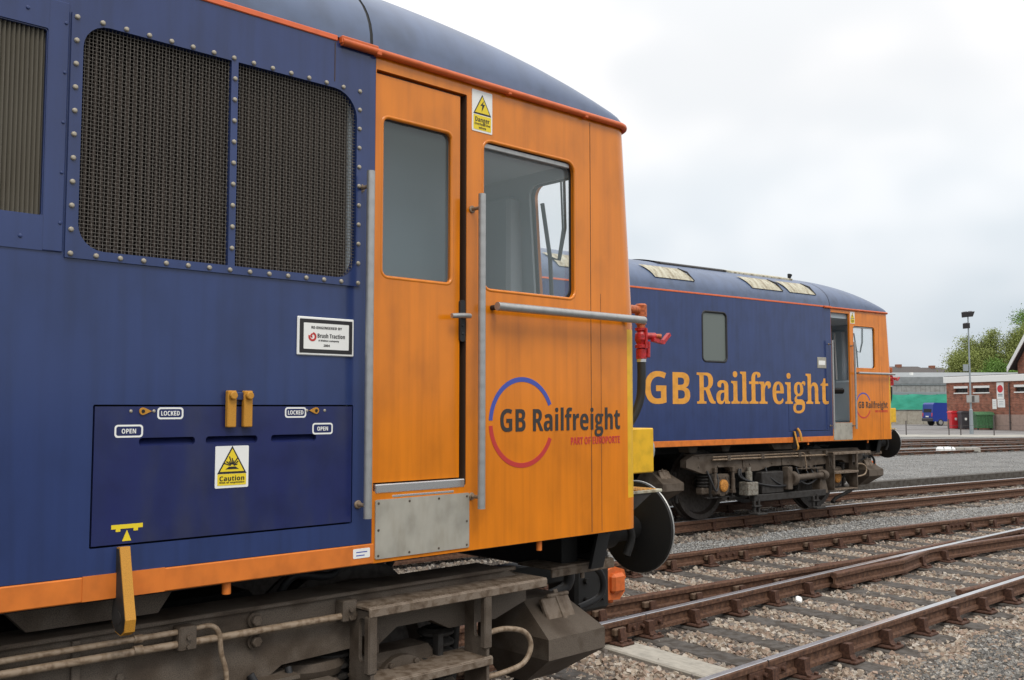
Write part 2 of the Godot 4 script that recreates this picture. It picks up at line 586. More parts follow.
func flat(st: SurfaceTool, outline: PackedVector2Array, t: Transform3D, z := 0.0) -> void:
	var idx := Geometry2D.triangulate_polygon(outline)
	st.set_smooth_group(-1)
	for i in range(0, idx.size(), 3):
		var p := []
		for k in 3:
			var q := outline[idx[i + k]]
			p.append(t * Vector3(q.x, q.y, z))
		tri(st, p[0], p[1], p[2], t.basis.z)

func plate(called: String, m, parent: Node, outline: PackedVector2Array, z0: float, z1: float, label := "", t := SIDE) -> MeshInstance3D:
	var st := mb()
	prism(st, outline, t, z0, z1)
	return part(called, done(st), m, parent, label)

func ring_arc(st: SurfaceTool, c: Vector2, r0: float, r1: float, a0: float, a1: float, t: Transform3D, z0: float, z1: float) -> void:
	var out := PackedVector2Array()
	for i in 33:
		out.append(c + Vector2.from_angle(deg_to_rad(lerpf(a0, a1, i / 32.0))) * r1)
	for i in range(32, -1, -1):
		out.append(c + Vector2.from_angle(deg_to_rad(lerpf(a0, a1, i / 32.0))) * r0)
	prism(st, out, t, z0, z1)

func bolts(st: SurfaceTool, pts: Array, r: float, h: float, z: float) -> void:
	for p in pts:
		lathe(st, Vector3(p.x, p.y, z), Vector3(0, 0, 1), [Vector2(0, r), Vector2(h * 0.5, r * 0.92), Vector2(h * 0.85, r * 0.6), Vector2(h, 0)], 8)

func row(a: Vector2, b: Vector2, n: int) -> Array:
	var out := []
	for i in n:
		out.append(a.lerp(b, float(i) / (n - 1)))
	return out

func roof_h(a: float) -> float:
	var t := minf(1.0, maxf(0.0, (a + 1.9) / 1.935))
	return 0.55 * pow(maxf(0.0, 1.0 - pow(t, 2.8)), 0.5)

func roof_y(a: float, z: float) -> float:
	var q := absf((z + 1.32) / 1.32)
	return 3.215 + roof_h(a) * pow(maxf(0.0, 1.0 - pow(q, 2.2)), 1.0 / 2.2)

func roof_mesh(xs: Array, lift := 0.0) -> SurfaceTool:
	var st := mb()
	st.set_smooth_group(1)
	var zs := []
	for i in 41:
		zs.append(-1.32 + 1.32 * sin(lerpf(-PI / 2, PI / 2, i / 40.0)))
	for i in xs.size() - 1:
		for k in 40:
			var q := []
			for c in [[i, k], [i + 1, k], [i + 1, k + 1], [i, k + 1]]:
				var in_ := clampf((xs[c[0]] + 0.07) / 0.115, 0.0, 1.0)
				var half := 1.0 - 0.115 * (1.0 - sqrt(1.0 - in_ * in_)) / 1.32
				q.append(Vector3(xs[c[0]], roof_y(xs[c[0]], zs[c[1]]) + lift, -1.32 + (zs[c[1]] + 1.32) * half))
			quad(st, q[0], q[1], q[2], q[3], Vector3(0, 1, (zs[k] + 1.32) * 2.0) + Vector3(0.2, 0, 0))
	return done(st)

func woven(st: SurfaceTool, x0: float, y0: float, x1: float, y1: float, hole: PackedVector2Array, z: float, pitch: float) -> void:
	var nx := int((x1 - x0) / pitch)
	var ny := int((y1 - y0) / pitch)
	for i in nx + 1:
		for j in ny + 1:
			var x := x0 + (i + 0.5) * pitch
			var y := y0 + (j + 0.5) * pitch
			if not Geometry2D.is_point_in_polygon(Vector2(clampf(x, x0 + 0.002, x1 - 0.002), clampf(y, y0 + 0.002, y1 - 0.002)), hole):
				continue
			var s := 0.0014 if (i + j) % 2 == 0 else -0.0014
			bar4(st, Vector3(x, y - pitch / 2, z - s), Vector3(x, y + pitch / 2, z + s), 0.00125, true)
			bar4(st, Vector3(x - pitch / 2, y, z + s), Vector3(x + pitch / 2, y, z - s), 0.00125, false)

func bar4(st: SurfaceTool, a: Vector3, b: Vector3, r: float, up: bool) -> void:   # three faces of a thin wire
	var u := Vector3(r, 0, 0) if up else Vector3(0, r, 0)
	var f := Vector3(0, 0, r)
	quad(st, a - u, b - u, b + f, a + f, f - u)
	quad(st, a + u, b + u, b + f, a + f, f + u)
	quad(st, a - u, b - u, b + u, a + u, -f)

func warning_triangle(st: SurfaceTool, c: Vector2, s: float, t: Transform3D, z0: float, z1: float) -> void:
	prism(st, PackedVector2Array([c + Vector2(-s, -s * 0.85), c + Vector2(s, -s * 0.85), c + Vector2(0, s * 0.9)]), t, z0, z1)

func logo(root: Node3D) -> void:
	var st := mb()
	ring_arc(st, Vector2(-0.758, 1.656), 0.188, 0.21, 24, 177, SIDE, -0.001, 0.0015)
	var l := part("logo", done(st), M.logoblue, root, "blue and red ring with black company name")
	st = mb()
	ring_arc(st, Vector2(-0.758, 1.656), 0.188, 0.21, 184, 337, SIDE, -0.001, 0.0015)
	part("ring_lower", done(st), M.logored, l)
	st = mb()
	letters(st, "GB Railfreight", sans, -0.897, -0.063, 1.614, 0.103, SIDE, 0.0022)
	part("lettering", st, M.charcoal, l)
	st = mb()
	letters(st, "PART OF EUROPORTE", sans, -0.43, -0.064, 1.543, 0.036, SIDE, 0.0018)
	part("lettering", st, M.logored, l)

func hazard_sign(root: Node3D, x0: float, y0: float, x1: float, y1: float, lines: Array, label: String, electric: bool) -> void:
	var s := plate("warning_sign", M.white, root, rrect(x0, y0, x1, y1, 0.004, 2), -0.001, 0.0025, label)
	var w := x1 - x0
	var c := Vector2((x0 + x1) / 2, y0 + (y1 - y0) * 0.66)
	var st := mb()
	warning_triangle(st, c, w * 0.44, SIDE, 0.001, 0.0032)
	part("triangle", done(st), M.ink, s)
	st = mb()
	warning_triangle(st, c - Vector2(0, 0.001), w * 0.36, SIDE, 0.001, 0.0038)
	var band := (y1 - y0) * 0.40 if electric else (y1 - y0) * 0.33
	prism(st, rrect(x0 + w * 0.07, y0 + w * 0.07, x1 - w * 0.07, y0 + band, 0.003, 2), SIDE, 0.001, 0.0034)
	part("yellow_field", done(st), M.signyellow, s)
	st = mb()
	if electric:
		var k := w * 0.12
		prism(st, PackedVector2Array([c + Vector2(k * 0.7, k * 1.5), c + Vector2(-k * 0.9, k * -0.3), c + Vector2(-k * 0.1, k * -0.2), c + Vector2(-k * 0.3, -k * 2.2), c + Vector2(k, k * 0.3), c + Vector2(k * 0.1, k * 0.2)]), SIDE, 0.002, 0.0044)
	else:   # flying fragments
		for i in 9:
			var a := deg_to_rad(20 + i * 17.5)
			var d := Vector2.from_angle(a)
			var o := c + Vector2(0, -w * 0.17)
			var e := Vector2(-d.y, d.x) * w * 0.018
			prism(st, PackedVector2Array([o + d * w * 0.05 - e * 0.6, o + d * w * (0.16 + 0.06 * (i % 3)) - e, o + d * w * (0.17 + 0.06 * (i % 3)) + e, o + d * w * 0.05 + e * 0.6]), SIDE, 0.002, 0.0044)
		prism(st, PackedVector2Array([c + Vector2(-w * 0.2, -w * 0.25), c + Vector2(w * 0.2, -w * 0.25), c + Vector2(w * 0.1, -w * 0.18), c + Vector2(-w * 0.1, -w * 0.18)]), SIDE, 0.002, 0.0044)
	part("symbol", done(st), M.ink, s)
	st = mb()
	var y := y0 + band
	for i in lines.size():
		var cap: float = lines[i][1]
		y -= cap * 1.45
		var hw: float = w * lines[i][2] / 2
		letters(st, lines[i][0], sans, (x0 + x1) / 2 - hw, (x0 + x1) / 2 + hw, y, cap, SIDE, 0.0042)
	part("lettering", st, M.ink, s)

func make_loco(called: String, label: String, near: bool, at: Vector3, turn: float) -> Node3D:
	var root := thing(called, label, "locomotive", at, turn, "blue and orange locomotives")
	var st: SurfaceTool
	var far_side := flip(W)
	# ---- blue body side
	var grille := rrect(-4.75, 2.34, -2.889, 2.946, 0.004, 1)
	var mesh_hole := rrect(-2.782, 2.236, -1.69, 3.006, 0.1)
	var box_hole := rrect(-2.709, 1.268, -1.695, 1.736, 0.004, 1)
	var side_window := rrect(-4.596, 2.268, -4.086, 2.967, 0.07)
	st = mb()
	wall(st, LEN, 1.182, -1.601, 3.2, [grille, mesh_hole, box_hole] if near else [side_window, box_hole], SIDE, -0.04, 0.0)
	var side := part("body_side", done(st), M.blue, root)
	st = mb()
	for x in [-1.80, -6.2, -8.4, -10.6, -12.8]:
		box(st, Vector3(x - 0.002, 3.03 if x > -2.0 else 1.2, -0.005), Vector3(x + 0.002, 3.19, 0.0008))
	part("panel_seam", done(st), M.gap, side)
	st = mb()
	wall(st, LEN, 1.182, -1.601, 3.2, [], far_side, -0.04, 0.0)
	part("body_side", done(st), M.blue, root)
	for t in [SIDE, far_side]:
		st = mb()
		box(st, Vector3(LEN, 1.10, -0.04), Vector3(-1.588, 1.180, 0.003), 0.004, t)
		part("lower_stripe", done(st), M.stripe, root, "worn orange stripe along the bottom of the body")
	st = mb()
	box(st, Vector3(LEN + 0.1, 1.085, -2.58), Vector3(-0.02, 1.16, -0.06))
	box(st, Vector3(LEN + 0.1, 0.96, -1.95), Vector3(-1.9, 1.1, -0.7))
	part("underframe", done(st), M.black, root)
	# thin orange line under the roof
	st = mb()
	box(st, Vector3(LEN, 3.196, -0.03), Vector3(-1.79, 3.219, 0.006), 0.003)
	box(st, Vector3(LEN, 3.196, -0.03), Vector3(-1.79, 3.219, 0.006), 0.003, far_side)
	part("cant_stripe", done(st), M.cant, root)
	# ---- roof
	var xs := []
	for i in 24:
		xs.append(lerpf(LEN, -1.63, i / 23.0))
	var roof := part("roof", roof_mesh(xs), M.roof, root)
	xs = []
	for i in 31:
		xs.append(-1.615 + 1.65 * (1.0 - pow(1.0 - i / 30.0, 1.7)))
	part("cab_roof", roof_mesh(xs), M.roof, root)
	part("roof_seam", roof_mesh([-1.64, -1.605], -0.006), M.black, roof)
	st = mb()
	var lipline := []
	for i in 11:
		var a := PI / 2 * i / 10.0
		lipline.append(Vector3(-0.07 + 0.115 * sin(a), 3.198, -0.10 + 0.115 * cos(a)))
	var lip := [Vector3(-1.775, 3.196, 0.012), Vector3(-1.0, 3.196, 0.015)] + lipline
	for i in range(10, -1, -1):
		lip.append(Vector3(lipline[i].x, 3.198, W - lipline[i].z))
	lip.append(Vector3(-1.775, 3.196, W - 0.012))
	tube(st, lip, 0.016, 10)
	box(st, Vector3(-1.78, 3.188, -0.02), Vector3(-1.60, 3.22, 0.022), 0.004)
	for x in [-1.60, -0.86, -0.33]:
		box(st, Vector3(x - 0.012, 3.178, -0.01), Vector3(x + 0.012, 3.203, 0.029), 0.004)
	part("rain_gutter", done(st), M.gutter, root, "orange rain gutter round the cab roof")
	# ---- cab side
	var doorway := rrect(-1.596, 1.386, -1.102, 3.13, 0.004, 1)
	var cabwin := rrect(-1.006, 2.256, -0.390, 2.946, [0.05, 0.05, 0.06, 0.05])
	for t in [SIDE, far_side]:
		st = mb()
		wall(st, -1.5995, 1.10, -0.1, 3.195, [doorway, cabwin], t, -0.03, 0.0)
		var cs := part("cab_side", done(st), M.orange, root)
		st = mb()
		rim(st, cabwin, t, -0.002, 0.009)
		part("window_lip", done(st), M.orange, cs)
		st = mb()
		wall(st, -1.03, 2.235, -0.36, 2.97, [rrect(-0.994, 2.268, -0.397, 2.934, 0.05)], t, -0.040, -0.031)
		part("window_seal", done(st), M.rubber, cs)
		st = mb()
		flat(st, rrect(-1.0, 2.26, -0.394, 2.94, 0.05), t, -0.034)
		part("window_pane", done(st), M.glass, cs)
		st = mb()
		box(st, Vector3(-0.99, 2.912, -0.033), Vector3(-0.42, 2.935, -0.012), 0.003, t)
		part("window_rail", done(st), M.steel, cs)
		# a standing seam and its rust line
		st = mb()
		box(st, Vector3(-0.2815, 1.11, -0.01), Vector3(-0.2785, 3.17, 0.0012), 0.0, t)
		box(st, Vector3(-0.2065, 1.11, -0.01), Vector3(-0.2045, 2.30, 0.0009), 0.0, t)
		part("panel_seam", done(st), M.rust, cs)
		# the rounded corner to the front, leaning back above the waist
		for band in [[1.10, 1.26, "orange"], [1.26, 2.13, "yellow"], [2.13, 3.195, "orange"]]:
			st = mb()
			st.set_smooth_group(1)
			var ys := [band[0], band[1]] if band[1] < 2.2 else [2.13, 2.16, 2.4, 2.7, 3.0, 3.195]
			var pr := [Vector2(-0.1, 0.0), Vector2(-0.001, 0.0)]
			for i in 9:
				pr.append(Vector2(0.12 * sin(PI / 16 * i), -0.12 + 0.12 * cos(PI / 16 * i)))
			for j in ys.size() - 1:
				for i in pr.size() - 1:
					if band[2] == "yellow" and i == 0:
						continue
					var q := []
					for c in [[i, j], [i + 1, j], [i + 1, j + 1], [i, j + 1]]:
						var p: Vector2 = pr[c[0]]
						var back: float = maxf(0.0, ys[c[1]] - 2.15) * 0.073
						q.append(t * Vector3(p.x - (back if c[0] > 0 else 0.0), ys[c[1]], p.y))
					quad(st, q[0], q[1], q[2], q[3], t.basis * Vector3(0.5 if i > 0 else 0.0, 0, 1.0 if i < 9 else 0.3))
			part("cab_corner", done(st), M[band[2]], root)
		st = mb()
		box(st, Vector3(-0.1, 1.26, -0.03), Vector3(-0.001, 2.13, 0.0), 0.0, t)
		part("cab_corner", done(st), M.orange, root)
	# ---- cab front
	var front := Transform3D(Basis(Vector3(0, 0, -1), Vector3(0, 1, 0), Vector3(1, 0, 0)), Vector3(0.08, 0, 0))
	var rake := Transform3D(Basis(Vector3(0, 0, -1), Vector3(-0.0728, 0.9973, 0), Vector3(0.9973, 0.0728, 0)), Vector3(0.08, 2.15, 0))
	st = mb()
	wall(st, 0.12, 1.10, 2.52, 2.15, [], front, 0.0, 0.04)
	part("cab_front", done(st), M.yellow, root)
	st = mb()
	var wsl := rrect(0.16, 0.10, 0.72, 0.86, 0.07)
	var wsr := rrect(1.92, 0.10, 2.48, 0.86, 0.07)
	wall(st, 0.12, 0.0, 2.52, 1.06, [wsl, wsr], rake, 0.0, 0.04)
	var cf := part("cab_front", done(st), M.orange, root)
	st = mb()
	wall(st, 0.06, -0.1, 2.58, 1.06, [wsl, wsr], rake, -0.03, -0.004)
	part("front_lining", done(st), M.cabin, cf)
	for h in [wsl, wsr]:
		st = mb()
		rim(st, h, rake, 0.004, 0.013)
		part("window_seal", done(st), M.rubber, cf)
		st = mb()
		flat(st, h, rake, 0.02)
		part("windscreen", done(st), M.glass, cf)
	st = mb()
	prism(st, rrect(0.98, 0.25, 1.66, 0.62, 0.03), rake, 0.04, 0.07)
	part("headcode_panel", done(st), M.black, cf)
	for u in [0.33, 2.08]:
		st = mb()
		tube(st, [rake * Vector3(u + 0.18, 0.93, 0.05), rake * Vector3(u + 0.23, 0.60, 0.09), rake * Vector3(u + 0.28, 0.42, 0.08), rake * Vector3(u + 0.34, 0.44, 0.07)], 0.009, 6)
		tube(st, [rake * Vector3(u + 0.205, 0.93, 0.05), rake * Vector3(u + 0.25, 0.60, 0.09), rake * Vector3(u + 0.29, 0.42, 0.08)], 0.006, 6)
		tube(st, [rake * Vector3(u + 0.365, 0.76, 0.05), rake * Vector3(u + 0.34, 0.44, 0.065), rake * Vector3(u + 0.33, 0.12, 0.05)], 0.013, 6)
		part("wiper", done(st), M.rubber, cf)
	# ---- inside the cab
	st = mb()
	box(st, Vector3(-1.70, 1.30, -2.6), Vector3(0.03, 1.375, -0.04))
	box(st, Vector3(-1.70, 1.375, -2.6), Vector3(-1.63, 3.19, -0.042))
	box(st, Vector3(-1.628, 3.05, -2.588), Vector3(-0.08, 3.19, -0.053))
	part("cab_lining", done(st), M.cabin, root)
	st = mb()
	box(st, Vector3(-0.42, 1.38, -2.5), Vector3(0.03, 2.12, -1.62), 0.03)
	box(st, Vector3(-0.40, 1.38, -1.0), Vector3(0.03, 2.08, -0.16), 0.03)
	box(st, Vector3(-0.1, 1.38, -1.82), Vector3(0.032, 2.95, -0.80), 0.02)
	box(st, Vector3(-0.115, 2.02, -1.18), Vector3(-0.1, 2.22, -0.98), 0.004)
	part("driving_desk", done(st), M.cabin, root)
	st = mb()
	cyl(st, Vector3(-0.13, 2.13, -1.08), Vector3(-0.1, 2.13, -1.08), 0.07, 20, 0.01)
	box(st, Vector3(-1.05, 1.85, -0.85), Vector3(-0.65, 1.95, -0.4), 0.03)
	box(st, Vector3(-1.1, 1.95, -0.85), Vector3(-1.02, 2.4, -0.4), 0.03)
	box(st, Vector3(-0.9, 1.376, -0.66), Vector3(-0.8, 1.85, -0.58), 0.01)
	part("driver_seat", done(st), M.rubber, root)
	st = mb()
	tube(st, [Vector3(-0.30, 2.1, -0.80), Vector3(-0.34, 2.9, -0.80)], 0.014, 8)
	part("grab_pole", done(st), M.white, root)
	st = mb()
	box(st, Vector3(-0.42, 1.9, -1.26), Vector3(-0.22, 2.86, -1.10), 0.02)
	part("cab_cabinet", done(st), M.fuse, root)
	# ---- door
	if near:
		st = mb()
		box(st, Vector3(-1.596, 1.39, -0.06), Vector3(-1.54, 3.13, -0.05))
		box(st, Vector3(-1.596, 3.0, -0.06), Vector3(-1.10, 3.13, -0.05))
		box(st, Vector3(-1.596, 1.39, -0.06), Vector3(-1.10, 2.24, -0.05))
		box(st, Vector3(-1.16, 1.39, -0.06), Vector3(-1.10, 3.13, -0.05))
		box(st, Vector3(-1.106, 1.388, -0.05), Vector3(-1.1015, 3.128, -0.003))
		part("door_seal", done(st), M.gap, root)
		st = mb()
		var dw := rrect(-1.556, 2.264, -1.173, 2.945, 0.035)
		wall(st, -1.592, 1.42, -1.132, 3.118, [dw], SIDE, -0.045, -0.012)
		var door := part("door", done(st), M.orange, root, "closed orange cab door with a tall window")
		st = mb()
		rim(st, dw, SIDE, -0.016, 0.010)
		part("window_lip", done(st), M.orange, door)
		st = mb()
		flat(st, rrect(-1.565, 2.255, -1.165, 2.955, 0.035), SIDE, -0.034)
		part("window_pane", done(st), M.glass, door)
		st = mb()
		box(st, Vector3(-1.62, 1.9, -0.30), Vector3(-0.98, 3.05, -0.27))
		part("door_blind", done(st), M.blind, door)
		st = mb()
		box(st, Vector3(-1.585, 1.378, -0.06), Vector3(-1.11, 1.414, 0.004), 0.004)
		box(st, Vector3(-1.50, 1.356, -0.04), Vector3(-1.17, 1.368, 0.002), 0.003)
		part("threshold", done(st), M.chrome, root)
		st = mb()
		prism(st, rrect(-1.137, 2.015, -1.108, 2.2, 0.012), SIDE, -0.014, 0.0)
		bolts(st, [Vector2(-1.122, 2.05), Vector2(-1.122, 2.085)], 0.007, 0.004, 0.0)
		var lock := part("lock_plate", done(st), M.rubber, door)
		st = mb()
		tube(st, [Vector3(-1.12, 2.128, 0.0), Vector3(-1.12, 2.128, 0.03)], 0.011, 10)
		tube(st, bend([Vector3(-1.105, 2.128, 0.028), Vector3(-1.15, 2.127, 0.034), Vector3(-1.21, 2.122, 0.03)], 4), 0.0115, 10)
		part("handle", done(st), M.steel, lock)
	st = mb()
	prism(st, rrect(-1.585, 1.115, -1.086, 1.352 if near else 1.384, 0.006, 2), SIDE, -0.01, 0.005)
	var kick := part("kick_plate", done(st), M.alu, root, "scuffed bare metal plate under the cab door")
	st = mb()
	bolts(st, row(Vector2(-1.57, 1.128), Vector2(-1.10, 1.128), 4) + row(Vector2(-1.57, 1.338), Vector2(-1.10, 1.338), 4) + [Vector2(-1.57, 1.23), Vector2(-1.10, 1.23)], 0.0055, 0.003, 0.005)
	part("rivets", done(st), M.under, kick).set_meta("kind", "stuff")
	# ---- handrails
	for r in [[-1.669, 1.29, 2.675], [-1.072, 1.285, 2.672]]:
		st = mb()
		tube(st, [Vector3(r[0], r[1], 0.07), Vector3(r[0], r[2], 0.07)], 0.0165, 14)
		var rail := part("handrail", done(st), M.steel, root)
		st = mb()
		for y in [r[1] + 0.05, r[2] - 0.06]:
			cyl(st, Vector3(r[0], y, -0.002), Vector3(r[0], y, 0.008), 0.017, 14, 0.003)
			cyl(st, Vector3(r[0], y, 0.0), Vector3(r[0], y, 0.07), 0.008, 10)
		part("bracket", done(st), M.pipe, rail)
	st = mb()
	tube(st, bend([Vector3(-0.98, 2.177, 0.07), Vector3(-0.4, 2.177, 0.07), Vector3(0.02, 2.177, 0.066), Vector3(0.06, 2.177, 0.056)], 6), 0.0195, 14)
	var bar := part("front_handrail", done(st), M.steel, root)
	st = mb()
	for x in [-0.95, -0.03]:
		cyl(st, Vector3(x, 2.177, -0.01), Vector3(x, 2.177, 0.07), 0.012, 10)
	part("bracket", done(st), M.dark, bar)
	# ---- labels on the cab
	logo(root)
	hazard_sign(root, -1.074, 2.975, -0.951, 3.166, [["Danger", 0.021, 0.70], ["Overhead live", 0.011, 0.76], ["wires", 0.011, 0.36]], "white and yellow electric danger sign beside the cab door", true)
	# ---- lifting bracket
	st = mb()
	var br := Transform3D(Basis(Vector3(0, 0, 1), Vector3(0, 1, 0), Vector3(-1, 0, 0)), Vector3(-2.585, 0, 0))
	prism(st, PackedVector2Array([Vector2(-0.01, 1.11), Vector2(-0.01, 1.265), Vector2(0.025, 1.268), Vector2(0.07, 1.10), Vector2(0.088, 1.04), Vector2(0.08, 1.0), Vector2(0.05, 0.985), Vector2(0.005, 0.992), Vector2(-0.025, 1.02), Vector2(-0.03, 1.05)]), br, 0.0, 0.034)
	var bracket := part("lifting_bracket", done(st), M.gold, root, "yellow lifting bracket hanging from the lower stripe")
	st = mb()
	cyl(st, Vector3(-2.622, 1.04, 0.03), Vector3(-2.616, 1.04, 0.03), 0.022, 16)
	prism(st, PackedVector2Array([Vector2(-0.009, 1.112), Vector2(-0.009, 1.262), Vector2(0.02, 1.262), Vector2(0.066, 1.10), Vector2(0.083, 1.04), Vector2(0.076, 1.004), Vector2(0.05, 0.989), Vector2(0.006, 0.996), Vector2(-0.022, 1.022), Vector2(-0.026, 1.05)]), br, 0.033, 0.0355)
	part("worn_face", done(st), M.dark, bracket)
	st = mb()
	prism(st, PackedVector2Array([Vector2(-2.728, 1.102), Vector2(-2.455, 1.102), Vector2(-2.455, 1.182), Vector2(-2.728, 1.182)]), SIDE, 0.0, 0.006)
	part("jacking_pad", done(st), M.stripe, root)
	st = mb()
	prism(st, PackedVector2Array([Vector2(-2.93, 1.092), Vector2(-2.84, 0.995), Vector2(-2.40, 0.995), Vector2(-2.33, 1.092)]), SIDE, -0.24, -0.17)
	part("side_bearer", done(st), M.under, root)
	for x in [-4.6, -3.9]:
		st = mb()
		prism(st, PackedVector2Array([Vector2(x, 1.09), Vector2(x + 0.05, 0.99), Vector2(x + 0.18, 0.99), Vector2(x + 0.23, 1.09)]), SIDE, -0.5, -0.3)
		part("side_bearer", done(st), M.under, root)
	for s in [[-1.25, -0.7, 0.03], [-1.05, -1.0, 0.026], [-0.75, -0.75, 0.02], [-1.5, -0.5, 0.018], [-0.62, -1.05, 0.024]]:
		st = mb()
		tube(st, bend([Vector3(s[0] - 0.22, 0.93, s[1]), Vector3(s[0] - 0.16, 1.0, s[1] + 0.02), Vector3(s[0], 0.985, s[1] + 0.05), Vector3(s[0] + 0.1, 1.05, s[1]), Vector3(s[0] + 0.14, 1.12, s[1])], 5), s[2], 8)
		part("bogie_hose", done(st), M.rubber, root)
	st = mb()
	cyl(st, Vector3(-2.21, 1.12, -0.03), Vector3(-2.21, 1.055, -0.03), 0.016, 12, 0.002)
	cyl(st, Vector3(-0.62, 1.12, -0.03), Vector3(-0.62, 1.05, -0.03), 0.014, 12, 0.002)
	part("drain_pipe", done(st), M.stripe, root)
	if near:
		near_side(root, side, mesh_hole)
	else:
		far_loco_side(root, side, side_window)
	front_fittings(root)
	bogie(root, -2.69, true, near)
	bogie(root, -12.3, false, near)
	# the rear end
	st = mb()
	box(st, Vector3(LEN - 0.04, 1.1, W), Vector3(LEN - 0.002, 3.2, 0.0))
	prism(st, rear_outline(), Transform3D(Basis(Vector3(0, 0, 1), Vector3(0, 1, 0), Vector3(-1, 0, 0)), Vector3(LEN, 0, 0)), 0.002, 0.04)
	part("rear_end", done(st), M.orange, root)
	return root

func rear_outline() -> PackedVector2Array:
	var out := PackedVector2Array()
	for i in 25:
		var z := -1.32 + 1.32 * cos(PI * i / 24.0)
		out.append(Vector2(z, roof_y(LEN, z)))
	return out

func tag_box(st: SurfaceTool, s: String, x0: float, y0: float, x1: float, y1: float) -> void:   # an outlined word
	var b := 0.006
	var o := rrect(x0, y0, x1, y1, 0.011, 4)
	var i := rrect(x0 + b, y0 + b, x1 - b, y1 - b, 0.007, 4)
	var n := o.size()
	for k in n:
		var k2 := (k + 1) % n
		quad(st, Vector3(o[k].x, o[k].y, 0.0015), Vector3(o[k2].x, o[k2].y, 0.0015), Vector3(i[k2].x, i[k2].y, 0.0015), Vector3(i[k].x, i[k].y, 0.0015), Vector3(0, 0, 1))

func near_side(root: Node3D, side: Node3D, mesh_hole: PackedVector2Array) -> void:
	var st := mb()
	# radiator louvre behind its frame
	for i in 133:
		var x := -4.74 + i * 0.014
		quad(st, Vector3(x, 2.33, -0.022), Vector3(x + 0.008, 2.33, -0.006), Vector3(x + 0.008, 2.95, -0.006), Vector3(x, 2.95, -0.022), Vector3(-1, 0, 0.5))
		quad(st, Vector3(x + 0.008, 2.33, -0.006), Vector3(x + 0.014, 2.33, -0.022), Vector3(x + 0.014, 2.95, -0.022), Vector3(x + 0.008, 2.95, -0.006), Vector3(1, 0, 0.5))
	var lv := part("radiator_louvre", done(st), M.louvre, root, "grey brown upright louvre slats")
	stuff(lv)
	st = mb()
	wall(st, -4.86, 2.226, -2.846, 3.045, [rrect(-4.75, 2.336, -2.886, 2.95, 0.004, 1)], SIDE, 0.0, 0.005)
	box(st, Vector3(-2.8855, 2.226, 0.0), Vector3(-2.822, 3.05, 0.0075), 0.003)
	var fr := part("louvre_frame", done(st), M.blue, root)
	st = mb()
	bolts(st, row(Vector2(-2.833, 2.32), Vector2(-2.833, 2.98), 5), 0.006, 0.005, 0.007)
	bolts(st, row(Vector2(-4.7, 2.265), Vector2(-2.95, 2.265), 9) + row(Vector2(-4.7, 3.0), Vector2(-2.95, 3.0), 9), 0.007, 0.005, 0.005)
	stuff(part("rivets", done(st), M.blue, fr))
	# woven wire panels in a bolted frame
	var h1 := rrect(-2.777, 2.241, -2.249, 3.001, [0.085, 0.002, 0.002, 0.085])
	var h2 := rrect(-2.222, 2.241, -1.697, 3.001, [0.002, 0.085, 0.11, 0.002])
	st = mb()
	wall(st, -2.8155, 2.211, -1.672, 3.024, [h1, h2], SIDE, -0.012, 0.0085)
	fr = part("mesh_frame", done(st), M.blue, root, "bolted blue frame round two wire mesh panels")
	st = mb()
	bolts(st, row(Vector2(-2.799, 2.225), Vector2(-2.799, 3.010), 11) + row(Vector2(-2.717, 2.225), Vector2(-1.685, 2.225), 14) + row(Vector2(-2.717, 3.012), Vector2(-1.685, 3.012), 14) + row(Vector2(-1.685, 2.305), Vector2(-1.685, 2.935), 9) + row(Vector2(-2.235, 2.305), Vector2(-2.235, 2.935), 9), 0.0092, 0.009, 0.0085)
	stuff(part("bolt_heads", done(st), M.bolt, fr))
	st = mb()
	woven(st, -2.785, 2.235, -2.245, 3.006, rrect(-2.78, 2.238, -2.246, 3.004, [0.085, 0.002, 0.002, 0.085]), -0.006, 0.0125)
	stuff(part("wire_mesh", done(st), M.wire, fr))
	st = mb()
	woven(st, -2.226, 2.235, -1.69, 3.006, rrect(-2.225, 2.238, -1.694, 3.004, [0.002, 0.085, 0.11, 0.002]), -0.006, 0.0125)
	stuff(part("wire_mesh", done(st), M.wire, fr))
	st = mb()
	for i in 42:
		var x := -2.80 + i * 0.027
		box(st, Vector3(x, 2.2, -0.13), Vector3(x + 0.012, 3.05, -0.05))
	stuff(part("cooling_fins", done(st), M.fins, root))
	st = mb()
	box(st, Vector3(-4.8, 2.2, -0.2), Vector3(-1.66, 3.05, -0.16))
	part("fan_chamber", done(st), M.black, root)
	# battery box door
	var slots := []
	for s in [[-2.555, -2.356], [-2.316, -2.114], [-2.058, -1.864]]:
		slots.append(rrect(s[0], 1.597, s[1], 1.624, 0.0115, 5))
	st = mb()
	wall(st, -2.703, 1.275, -1.701, 1.730, slots, SIDE, -0.02, 0.001)
	var door := part("battery_door", done(st), M.panel, root, "large drop down panel with open and locked marks")
	st = mb()
	for s in [[-2.555, -2.356], [-2.316, -2.114], [-2.058, -1.864]]:
		quad(st, Vector3(s[0] - 0.01, 1.590, -0.001), Vector3(s[1] + 0.01, 1.590, -0.001), Vector3(s[1] + 0.01, 1.635, -0.045), Vector3(s[0] - 0.01, 1.635, -0.045), Vector3(0, 1, 1))
	part("hand_slots", done(st), M.panel, door)
	st = mb()
	box(st, Vector3(-2.72, 1.25, -0.3), Vector3(-1.68, 1.75, -0.06))
	part("battery_box", done(st), M.black, root)
	st = mb()
	for w in [["LOCKED", -2.494, 1.686, -2.401, 1.727], ["OPEN", -2.638, 1.626, -2.542, 1.669], ["LOCKED", -2.002, 1.687, -1.910, 1.727], ["OPEN", -1.882, 1.622, -1.790, 1.666]]:
		tag_box(st, w[0], w[1], w[2], w[3], w[4])
	part("word_borders", done(st), M.white, door)
